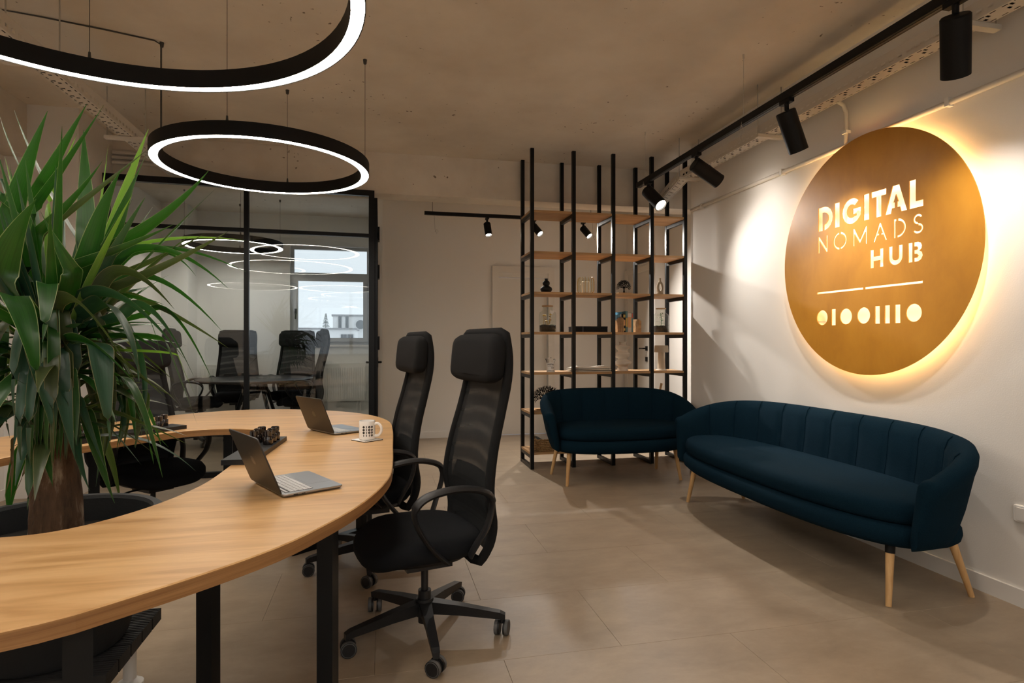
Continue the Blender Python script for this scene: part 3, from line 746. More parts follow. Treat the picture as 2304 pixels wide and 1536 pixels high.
# ------------------------------------------------------------------ ring-shaped wooden desk
TZT, TTH = 0.75, 0.038
outer = [(-0.666, 1.239), (-0.493, 1.353), (-0.274, 1.568), (-0.150, 1.765), (-0.045, 2.0), (0.033, 2.309), (0.055, 2.62), (0.064, 3.05), (0.074, 3.55), (0.058, 3.95),
         (-0.05, 4.29), (-0.241, 4.555), (-0.513, 4.747), (-0.785, 4.845), (-1.03, 4.85), (-1.285, 4.731), (-1.549, 4.479), (-1.72, 4.24), (-2.02, 3.75), (-2.28, 3.2), (-2.36, 2.6), (-2.28, 2.0),
         (-2.02, 1.5), (-1.6, 1.2), (-1.1, 1.12)]
inner = [(-0.989, 1.835), (-0.834, 1.888), (-0.707, 2.079), (-0.632, 2.35), (-0.614, 2.704), (-0.605, 3.051), (-0.583, 3.35), (-0.592, 3.55), (-0.66, 3.70), (-0.78, 3.79), (-0.93, 3.833),
         (-1.113, 3.785), (-1.257, 3.634), (-1.433, 3.384), (-1.62, 3.15), (-1.72, 2.8), (-1.70, 2.4), (-1.55, 2.05), (-1.28, 1.87)]
def resample(pts, n, start):
    P = catmull([(x, y, 0) for x, y in pts], 10)
    L = [0.0]
    for i in range(len(P)): L.append(L[-1] + (P[(i + 1) % len(P)] - P[i]).length)
    tot = L[-1]; out = []; j = 0
    for k in range(n):
        d = tot * k / n
        while L[j + 1] < d: j += 1
        f = (d - L[j]) / (L[j + 1] - L[j]); out.append(P[j].lerp(P[(j + 1) % len(P)], f))
    return out
def ring_align(O, I):   # pair every outer point with the inner one by angle about the middle of the ring
    c = Vector((-1.12, 2.85, 0)); ang = lambda p: math.atan2(p.y - c.y, p.x - c.x)
    res = []
    IA = sorted(((ang(p), p) for p in I), key=lambda q: q[0])
    for p in O:
        a = ang(p); k = 0
        prev = IA[-1]; pa = prev[0] - 2 * PI; pp = prev[1]; hit = None
        for (b_, q) in IA:
            if pa <= a <= b_:
                hit = pp.lerp(q, (a - pa) / max(b_ - pa, 1e-9)); break
            pa, pp = b_, q
        if hit is None: hit = IA[0][1].lerp(IA[-1][1], .5) if False else pp.lerp(IA[0][1], (a - pa) / max(IA[0][0] + 2 * PI - pa, 1e-9))
        res.append(hit)
    return res
O = resample(outer, 180, 0); I = resample(inner, 180, 0)
IO = ring_align(O, I)
desk = thing('curved_desk', 'large ring-shaped wooden desk around the potted plant', 'desk', (-1.1, 2.85, 0))
top = MB(); n = len(O); e = .003
def zs(P, z): return [Vector((p.x, p.y, z)) for p in P]
def inset(P, Q, d): return [p + (q - p).normalized() * d for p, q in zip(P, Q)]
ringsets = [zs(O, TZT - TTH), zs(O, TZT - e), zs(inset(O, IO, e), TZT), zs(inset(IO, O, e), TZT), zs(IO, TZT - e), zs(IO, TZT - TTH), zs(O, TZT - TTH)]
for k in range(6):
    top.cur = 1 if k in (0, 4) else 0
    top.loft([ringsets[k], ringsets[k + 1]], True, False, False)
top.f = [list(reversed(f)) for f in top.f]
top.f = [list(reversed(f)) for f in top.f]
mk('desk_top', top, ['wood_top', 'wood_edge'], desk, world=True)
def leg_frame(p, q, s_=.05):
    p, q = Vector((*p, 0)), Vector((*q, 0)); d = (q - p); L = d.length; ang = math.atan2(d.y, d.x)
    R_ = Matrix.Rotation(ang, 3, 'Z'); c = (p + q) / 2; zt = TZT - TTH
    parts = [('leg', p + Vector((0, 0, zt / 2)), (s_, s_, zt)), ('leg', q + Vector((0, 0, zt / 2)), (s_, s_, zt)),
             ('foot_bar', c + Vector((0, 0, .02)), (L - s_, s_, .04)), ('top_bar', c + Vector((0, 0, zt - .02)), (L - s_, s_, .04))]
    for nm_, cc, dim in parts:
        b = MB(); b.box(cc, dim, R_); mk(nm_, b, 'black_metal', desk, world=True)
for p, q in (((-.16, 1.94), (-.535, 2.06)), ((-.60, 1.37), (-.745, 1.70)), ((-.12, 4.04), (-.50, 3.74)), ((-1.02, 4.62), (-.93, 4.02)), ((-1.66, 3.98), (-1.50, 3.60)),
             ((-2.16, 2.9), (-1.80, 2.9)), ((-1.95, 1.68), (-1.66, 1.95)), ((-1.16, 1.28), (-1.14, 1.72))):
    leg_frame(p, q)
# cable channel rails under the top
b = MB(); b.tube([(p.x, p.y, TZT - TTH - .022) for p in [o.lerp(i, .55) for o, i in list(zip(O, IO))[95:150]]], .02, 4); mk('support_rail', b, 'black_metal', desk, world=True)

# ------------------------------------------------------------------ high-backed mesh office chairs
CP = [(-.175, .375), (-.205, .44), (-.215, .52), (-.200, .61), (-.198, .70), (-.222, .84), (-.262, .99), (-.292, 1.12), (-.298, 1.22), (-.285, 1.315)]   # side profile (x forward, z)
CW = [.215, .235, .250, .262, .258, .244, .230, .226, .226, .224]
def chair_profile(k):
    f = k * (len(CP) - 1); i = min(int(f), len(CP) - 2); t = f - i
    P = [Vector((CP[max(0, min(len(CP) - 1, j))][0], CW[max(0, min(len(CP) - 1, j))], CP[max(0, min(len(CP) - 1, j))][1])) for j in (i - 1, i, i + 1, i + 2)]
    p0, p1, p2, p3 = P
    return 0.5 * ((2 * p1) + (p2 - p0) * t + (2 * p0 - 5 * p1 + 4 * p2 - p3) * t * t + (3 * p1 - p0 - 3 * p2 + p3) * t ** 3)
UPPER = ('seat', 'seat_pan', 'backrest_frame', 'mesh_back', 'lumbar_panel', 'headrest', 'armrest', 'tilt_mechanism', 'lever')
def make_chair(label, loc, rz, group, base_rot=0.0, lift=0.0):
    t = thing('office_chair', label, 'chair', loc, rz, group)
    # seat
    b = MB(); rings = []
    for ins, z in ((.055, .395), (.018, .408), (.0, .435), (.0, .465), (.012, .484), (.04, .494), (.11, .498)):
        ring = []
        for x, y in superell(.255 - ins, .262 - ins, 3.2, 40, .035, 0):
            drop = .9 * max(0, x - .10) ** 2 * 1.5
            ring.append(Vector((x, y, z - drop - .012 * (1 - (y / .26) ** 2) * (1 if z > .47 else 0))))
        rings.append(ring)
    b.loft(rings); mk('seat', b, 'black_fabric', t, True, angle=60)
    b = MB(); b.loft([[Vector((x, y, z - (1.2 * max(0, x - .1) ** 2))) for x, y in superell(.20 - i_, .20 - i_, 3, 32, .02, 0)] for i_, z in ((.06, .36), (.02, .372), (0, .40))]); mk('seat_pan', b, 'black_plastic', t, True)
    # back frame: one closed tube around the back
    NS = 28; path = [chair_profile(k / NS) for k in range(NS + 1)]
    left = [Vector((p.x, p.y, p.z)) for p in path]; right = [Vector((p.x, -p.y, p.z)) for p in path]
    loop = left + [Vector((left[-1].x + .004, left[-1].y * s_, left[-1].z + .012)) for s_ in (.82, .4, 0, -.4, -.82)] + right[::-1] + [Vector((left[0].x + .02, left[0].y * s_, left[0].z + .0)) for s_ in (-.8, 0, .8)]
    b = MB(); b.tube(loop, .021, 8, closed=True); mk('backrest_frame', b, 'black_soft', t, True, angle=60)
    # mesh
    b = MB(); NX = 10; rows = []
    for k in range(NS + 1):
        p = chair_profile(.08 + .86 * k / NS); row = []
        for j in range(NX + 1):
            s_ = -1 + 2 * j / NX
            row.append(Vector((p.x - .018 * (1 - s_ * s_) + .006, p.y * s_ * .97, p.z)))
        rows.append(row)
    for i in range(NS):
        for j in range(NX):
            b.add([rows[i][j], rows[i][j + 1], rows[i + 1][j + 1], rows[i + 1][j]], [(0, 1, 2, 3)])
    mk('mesh_back', b, 'mesh_knit', t, True)
    b = MB(); lo_, hi_ = .10, .47
    R1, R2 = [], []
    for k in range(9):
        p = chair_profile(lo_ + (hi_ - lo_) * k / 8); wk = .97 if k < 6 else .97 - .30 * (k - 5) / 3
        R1.append([Vector((p.x - .018 * (1 - s_ * s_) - .012, p.y * wk * s_, p.z)) for s_ in [-1 + j / 5 for j in range(11)]])
    for i in range(8):
        for j in range(10): b.add([R1[i][j], R1[i][j + 1], R1[i + 1][j + 1], R1[i + 1][j]], [(0, 1, 2, 3)])
    mk('lumbar_panel', b, 'black_matte', t, True)
    # headrest
    b = MB(); cx, cz = -.253, 1.215; rings = []
    for dx, ins in ((-.028, .03), (-.020, .008), (0, 0), (.030, 0), (.043, .008), (.05, .035)):
        ring = []
        for y, z in superell(.252 - ins, .108 - ins, 5.5, 40):
            ring.append(Vector((cx + dx - .015 * (1 - (y / .25) ** 2) - z * .10, y, cz + z)))
        rings.append(ring)
    b.loft(rings); b.f = [list(reversed(f)) for f in b.f]; mk('headrest', b, 'black_soft', t, True, angle=60)
    # arms: flat loops on each side of the seat
    for s_ in (-1, 1):
        pts = [(-.015, .405), (.05, .47), (.105, .545), (.135, .615), (.125, .66), (.075, .692), (-.02, .707), (-.11, .700), (-.175, .672), (-.185, .62), (-.165, .545), (-.125, .46), (-.11, .42)]
        P = catmull([(x, 0, z) for x, z in pts], 4, False)
        P = [Vector((p.x, s_ * (.262 + .045 * min(1, max(0, (p.z - .42) / .12))), p.z)) for p in P]
        b = MB(); b.tube(P, [.029 if p.z > .64 else .021 for p in P], 8, flat=.5, up=(0, 1, 0)); mk('armrest', b, 'black_plastic', t, True, angle=60)
    # mechanism, lever, column
    b = MB(); b.box((0, 0, .345), (.20, .16, .05)); b.box((-.10, 0, .36), (.16, .08, .05)); mk('tilt_mechanism', b, 'black_plastic', t)
    b = MB(); b.tube([(.03, -.08, .345), (.04, -.17, .345), (.06, -.235, .335)], [.007, .006, .012], 6); mk('lever', b, 'black_plastic', t, True)
    b = MB(); b.cyl((0, 0, .05), (0, 0, .19), .028, n=16); b.cyl((0, 0, .19), (0, 0, .36 + lift), .016, n=12); mk('gas_column', b, 'black_plastic', t, True)
    b = MB(); b.cyl((0, 0, .085), (0, 0, .155), .045, .038, 20); mk('base_hub', b, 'black_plastic', t, True)
    for k in range(5):
        a = base_rot + 2 * PI * k / 5; M = Matrix.Rotation(a, 3, 'Z')
        b = MB(); b.loft([[M @ Vector(q) for q in ((x, -w_, z1_), (x, w_, z1_), (x, w_ * .8, z0_), (x, -w_ * .8, z0_))] for x, w_, z0_, z1_ in ((.03, .026, .09, .145), (.15, .020, .085, .130), (.33, .016, .070, .100), (.352, .014, .066, .090))])
        lg = mk('base_leg', b, 'black_plastic', t)
        b = MB(); cpos = M @ Vector((.335, 0, .0)); ca = M @ Vector((.338, 0, 0))
        b.cyl(ca + Vector((0, 0, .05)), ca + Vector((0, 0, .085)), .008, n=8)
        wd = Matrix.Rotation(a + .9 + k * .5, 3, 'Z') @ Vector((0, 1, 0))
        for s_ in (-1, 1):
            b.cyl(ca + wd * (s_ * .008) + Vector((0, 0, .032)), ca + wd * (s_ * .030) + Vector((0, 0, .032)), .0315, n=18)
        cs = mk('caster', b, 'black_plastic', t, True)
        b = MB()
        for s_ in (-1, 1): 
            n_ = 20; av = wd; ax = Vector((0, 0, 1)); bx = av.cross(ax); cc = ca + Vector((0, 0, .032))
            ringf = lambda r, o_: [cc + av * (s_ * o_) + (ax * math.cos(2 * PI * q / n_) + bx * (math.sin(2 * PI * q / n_) )) * r for q in range(n_)]
            b.loft([ringf(.0322, .016), ringf(.0322, .0285), ringf(.027, .0306), ringf(.026, .0306)], True, False, False)
        mk('wheel_tyre', b, 'grey_rubber', cs, True)
    if lift:
        for ch in t.children:
            if ch.name.split('.')[0] in UPPER: ch.location.z = lift
    return t
def chair_copy(src, label, loc, rz, group, lift=0.0):
    c = copy_tree(src, loc, rz, label, group)
    for ch in c.children:
        if ch.name.split('.')[0] in UPPER: ch.location.z = lift
        if ch.name.startswith('gas_column'): ch.scale.z = 1 + lift * 2.2
    return c
A1 = math.radians(193)
CH1 = make_chair('black mesh office chair nearest the camera, beside the curved desk', (0.190, 2.61, 0), A1, 'office chairs at the desk', math.radians(-87) - A1, -.018)
chair_copy(CH1, 'black mesh office chair behind the nearest one, by the white mug', (-0.06, 3.50, 0), math.radians(191), 'office chairs at the desk', -.02)
chair_copy(CH1, 'black mesh office chair pushed under the far side of the desk behind the plant', (-1.47, 4.36, 0), math.radians(-42), 'office chairs at the desk', -.03)

# meeting room: round table and chairs
MT = Vector((-1.56, 8.15, 0))
mt = thing('round_table', 'round black meeting table behind the glass', 'table', MT)
b = MB(); b.lathe([(.001, .765), (.68, .765), (.70, .775), (.70, .795), (.69, .80), (.001, .80)], n=56); mk('table_top', b, 'black_plastic', mt, True, angle=30)
b = MB(); b.box((.0, 0, .8015), (.26, .06, .003), Matrix.Rotation(.15, 3, 'Z')); mk('cable_flap', b, 'screen', mt)
for k in range(4):
    a = PI / 4 + k * PI / 2
    b = MB(); b.cyl((.12 * math.cos(a), .12 * math.sin(a), .765), (.40 * math.cos(a), .40 * math.sin(a), 0), .025, .02, 8); mk('table_leg', b, 'black_metal', mt)
GM = 'chairs in the meeting room'
chair_copy(CH1, 'meeting chair seen from the front beside the window, across the round table', (-1.22, 8.85, 0), math.radians(-100), GM, .085)
chair_copy(CH1, 'meeting chair facing the glass with its back to the plain wall, behind the round table', (-1.93, 8.80, 0), math.radians(-82), GM, .085)
chair_copy(CH1, 'meeting chair seen from the side next to the radiator', (-0.98, 8.02, 0), math.radians(176), GM, .085)
chair_copy(CH1, 'meeting chair seen from the side at the far end from the window', (-2.22, 8.0, 0), math.radians(4), GM, .085)

# radiators
def radiator(label, x0, x1, y, z0, z1):
    t = thing('radiator', label, 'radiator', ((x0 + x1) / 2, y, z0), 0, 'radiators in the meeting room')
    W_ = (x1 - x0) / 2; h = z1 - z0
    b = MB(); b.bb(-W_, W_, -.03, .05, .02, h - .02); mk('body', b, 'radiator_white', t)
    nfin = int((x1 - x0) / .033)
    for k in range(nfin):
        x = -W_ + .02 + k * (2 * W_ - .04) / (nfin - 1)
        b = MB(); b.loft([[(x - .012, -.03, z), (x + .012, -.03, z), (x + .007, -.040, z), (x - .007, -.040, z)] for z in (.05, h - .06)]); mk('fin', b, 'radiator_white', t)
    b = MB(); b.bb(-W_, W_, -.032, .052, h - .02, h); mk('top_grille', b, 'radiator_white', t)
    for x in (W_ - .12, W_ - .07):
        b = MB(); b.cyl((x, 0, .02), (x, 0, -z0 + .0), .008, n=8); b.cyl((x, 0, -.05), (x, 0, -.02), .015, n=8); mk('feed_pipe', b, 'white_plastic', t)
radiator('white panel radiator under the meeting room window', -1.05, -0.22, YM - .06, .34, .93)
radiator('white panel radiator on the far wall behind the drooping leaves', -2.55, -1.9, YM - .06, .34, .93)

# ------------------------------------------------------------------ tub sofas
def tub_sofa(name, label, W, D, nch, loc, rz, collar=None):
    t = thing(name, label, 'sofa', loc, rz, 'dark blue tub sofas')
    zb = .295; a = W / 2 - .065; yc, bb_ = -.20, .50
    raw = []
    for i in range(401):
        th = PI * i / 400; c, s_ = math.cos(th), math.sin(th); nn_ = 2.9
        raw.append(Vector((a * sgn(c) * abs(c) ** (2 / nn_), yc + bb_ * abs(s_) ** (2 / nn_), 0)))
    L = [0]
    for i in range(400): L.append(L[-1] + (raw[i + 1] - raw[i]).length)
    def at(d):
        lo = 0; hi = 400
        while hi - lo > 1:
            m_ = (lo + hi) // 2
            if L[m_] <= d: lo = m_
            else: hi = m_
        return raw[lo].lerp(raw[hi], (d - L[lo]) / max(L[hi] - L[lo], 1e-9))
    tot = L[-1]; per = 8; NSEG = nch * per; arm = .12
    rings = []
    for i in range(-5, NSEG + 6):
        u = min(max(i / NSEG, 0), 1)
        d = tot * u; p = at(d); q0, q1 = at(max(0, d - .004)), at(min(tot, d + .004))
        tg = (q1 - q0).normalized(); nrm = Vector((tg.y, -tg.x, 0))      # outward
        ext = 0; sc_ = 1.0
        if i < 0: k = -i / 5; ext = -math.sin(k * PI / 2) * .05; sc_ = math.cos(k * PI / 2) ** .6 if k < 1 else .12
        if i > NSEG: k = (i - NSEG) / 5; ext = math.sin(k * PI / 2) * .05; sc_ = math.cos(k * PI / 2) ** .6 if k < 1 else .12
        p = p + tg * ext
        fr = max(0, min(1, (yc + bb_ - p.y) / bb_)); h = .815 - .165 * fr ** 1.5
        ch = (u * nch) % 1.0; puff = .016 * (1 - abs(2 * ch - 1) ** 5) if 0 < u < 1 else 0
        hb = h - zb
        sec = [(-.080, 0), (-.050, .015), (-.030, .06), (.005, .40 * hb), (.038, .75 * hb), (.052, hb - .07), (.055, hb - .035), (.045, hb - .010), (.020, hb), (-.010, hb - .003), (-.030 + puff * .0, hb - .022),
               (-.045 - puff, hb - .065), (-.058 - puff, .60 * hb), (-.078 - puff, .34 * hb), (-.088 - puff, .16 * hb), (-.085, .02)]
        cxs = sum(s__[0] for s__ in sec) / len(sec); czs = hb * .47
        ring = []
        for o_, z in sec:
            o2 = cxs + (o_ - cxs) * sc_; z2 = czs + (z - czs) * (1 - (1 - sc_) * .22)
            ring.append(p + nrm * o2 + Vector((0, 0, zb + z2)))
        rings.append(ring)
    b = MB(); b.loft(rings); shell = mk('backrest', b, 'sofa_fabric', t, True, angle=75)
    # welts along the channels
    for k in range(1, nch):
        u = k / nch; d = tot * u; p = at(d); q0, q1 = at(d - .004), at(d + .004); tg = (q1 - q0).normalized(); nrm = Vector((tg.y, -tg.x, 0))
        fr = max(0, min(1, (yc + bb_ - p.y) / bb_)); hb = .815 - .165 * fr ** 1.5 - zb
        b = MB(); b.tube([p + nrm * o_ + Vector((0, 0, zb + z)) for o_, z in ((-.012, hb + .0005), (-.032, hb - .020), (-.047, hb - .065), (-.060, .60 * hb), (-.080, .34 * hb))], .0028, 5); mk('seam', b, 'sofa_fabric', shell, True)
    # base and cushion
    A, yb, yf = W / 2 - .125, .27, -D + .38
    def plan(i_, A=A, yb=yb, yf=yf, k=64):
        cy = -.06; out = []
        for q in range(k):
            th = 2 * PI * q / k; c, s_ = math.cos(th), math.sin(th)
            e_ = 3.0 if s_ > 0 else 2.7
            hh = (yb - cy) if s_ > 0 else (cy - yf)
            out.append(((A - i_) * sgn(c) * abs(c) ** (2 / e_), cy + (hh - i_) * sgn(s_) * abs(s_) ** (2 / e_)))
        return out
    b = MB(); b.rslab(plan, [(.09, .285), (.035, .292), (.008, .315), (.0, .345), (.004, .375), (.022, .398), (.06, .405)]); mk('seat_base', b, 'sofa_fabric', t, True, angle=75)
    pl2 = lambda i_: plan(i_, W / 2 - .135, .245, -D + .405)
    b = MB(); b.rslab(pl2, [(.05, .398), (.012, .408), (.0, .432), (.0, .470), (.010, .495), (.035, .510), (.09, .518), (.18, .523)]); mk('seat_cushion', b, 'sofa_fabric', t, True, angle=75)
    for k, (sx, sy) in enumerate(((-1, -1), (1, -1), (-1, 1), (1, 1))):
        x0 = sx * (W / 2 - (.285 if W > 2 else .24)); x1 = sx * (W / 2 - (.25 if W > 2 else .205)); y0 = -.20 if sy < 0 else .16; y1 = -.245 if sy < 0 else .25
        b = MB(); b.cyl((x0, y0, .29), (x1, y1, 0), .021, .013, 14)
        lg = mk('leg', b, 'leg_wood', t, True)
        if collar == k:
            f = .12; b = MB(); b.cyl((x0, y0, .29), (x0 + (x1 - x0) * .16, y0 + (y1 - y0) * .16, .29 * .84), .0225, .022, 14); mk('leg_collar', b, 'black_matte', lg, True)
    return t
tub_sofa('long_sofa', 'long dark blue three seat tub sofa under the round sign', 2.40, .80, 12, (2.625, 3.335, 0), -PI / 2, 1)
tub_sofa('loveseat', 'short dark blue two seat tub sofa in front of the open shelf', 1.50, .80, 8, (2.145, 5.215, 0), 0.0)

# ------------------------------------------------------------------ open shelf
SX = [1.476, 1.910, 2.336, 2.762, 3.143]
SZ = [2.579, 2.170, 1.765, 1.366, .961, .566, .165]
YF, YR, PS = 5.72, 6.12, .036
sh = thing('open_shelf', 'tall open shelf of black posts and wooden boards reaching the ceiling', 'shelf', (2.31, 5.92, 0))
for x in SX:
    for y in (YF, YR):
        b = MB(); b.bb(x - PS / 2, x + PS / 2, y - PS / 2, y + PS / 2, 0, CEIL); mk('post', b, 'black_metal', sh, world=True)
    for z in SZ + [.036]:
        b = MB(); b.bb(x - PS / 2 + .002, x + PS / 2 - .002, YF + PS / 2, YR - PS / 2, z - .022 - PS if z > .04 else 0, z - .022 if z > .04 else .036); mk('cross_bar', b, 'black_metal', sh, world=True)
for z in SZ:
    for x0, x1 in zip(SX[:-1], SX[1:]):
        b = MB(); x0_ = x0 - (PS / 2 if x0 == SX[0] else 0); x1_ = x1 + (PS / 2 if x1 == SX[-1] else 0)
        b.bb(x0_ + .001, x1_ - .001, YF + PS / 2 - .018 + .018, YR - PS / 2, z - .022, z)
        b.bb(x0 + PS / 2 + .001, x1 - PS / 2 - .001, YF - .012, YF + PS / 2, z - .022, z)
        mk('board', b, 'shelf_wood', sh, world=True)

# ------------------------------------------------------------------ potted yucca in the middle of the desk
PC = Vector((-1.07, 2.28, 0)); PD = 1.99      # pot centre on the floor, its depth from the lens
pl = thing('potted_yucca', 'large potted yucca with long sword-shaped leaves in the middle of the desk', 'plant', (PC.x, PC.y, .25))
b = MB(); b.lathe([(.001, 0), (.20, 0), (.215, .02), (.305, .39), (.318, .40), (.318, .425), (.312, .43), (.288, .43), (.284, .42), (.275, .33), (.001, .33)], n=48)
pot = mk('pot', b, 'pot_dark', pl, True, angle=35)
b = MB(); b.lathe([(.304, .392), (.3195, .40), (.3195, .4255), (.312, .4325), (.288, .4325), (.283, .42)], n=48); mk('pot_rim', b, 'pot_rim', pot, True, angle=35)
b = MB(); b.lathe([(.001, .352), (.15, .350), (.276, .338)], n=32); mk('soil', b, 'soil', pot, True)
rnd = random.Random(11)
b = MB(); rings = []; nt_ = 28
for k in range(23):
    z = .31 + k * .042; r = .076 - .014 * min(1, k / 12) + (.02 if k == 0 else 0); cx = .008 * math.sin(k * .5)
    rings.append([Vector((cx + math.cos(2 * PI * j / nt_) * r * (1 + .09 * rnd.uniform(-1, 1)), math.sin(2 * PI * j / nt_) * r * (1 + .09 * rnd.uniform(-1, 1)), z)) for j in range(nt_)])
b.loft(rings); mk('trunk', b, 'bark', pl, True, angle=70)

def leaf(path, w, mat, tw=0.0, fold=.22, name='leaf'):
    """a blade along a path from base to tip, w = greatest width, folded along its midrib"""
    L_ = [0.0]
    for q0, q1 in zip(path[:-1], path[1:]): L_.append(L_[-1] + (q1 - q0).length)
    N = len(path) - 1; m = MB(); m.uv = []
    for i, p in enumerate(path):
        t = L_[i] / L_[-1]; d = (path[min(i + 1, N)] - path[max(i - 1, 0)]).normalized()
        side = d.cross(Vector((0, 0, 1)))
        if side.length < .25: side = side + Vector((CS, -SN, 0)) * .5
        side.normalize(); up = side.cross(d).normalized()
        s2 = side * math.cos(tw) + up * math.sin(tw); u2 = up * math.cos(tw) - side * math.sin(tw)
        ww = w / 2 * max(.02, (.5 + .5 * math.sin(min(1, t / .48) * PI / 2)) * (1 - max(0, (t - .42) / .58) ** 1.4))
        for j, q in enumerate((-1, -.5, 0, .5, 1)):
            m.v.append(p + s2 * (ww * q) + u2 * (ww * fold * abs(q)))
            m.uv.append((.5 + q * .5, t))
    for i in range(N):
        for j in range(4): m.f.append([i * 5 + j, i * 5 + j + 1, (i + 1) * 5 + j + 1, (i + 1) * 5 + j]); m.mi.append(0)
    return mk(name, m, mat, pl, True, world=True, angle=80)
G, OL, TE, LI, DR = 'leaf_green', 'leaf_olive', 'leaf_teal', 'leaf_light', 'leaf_dry'
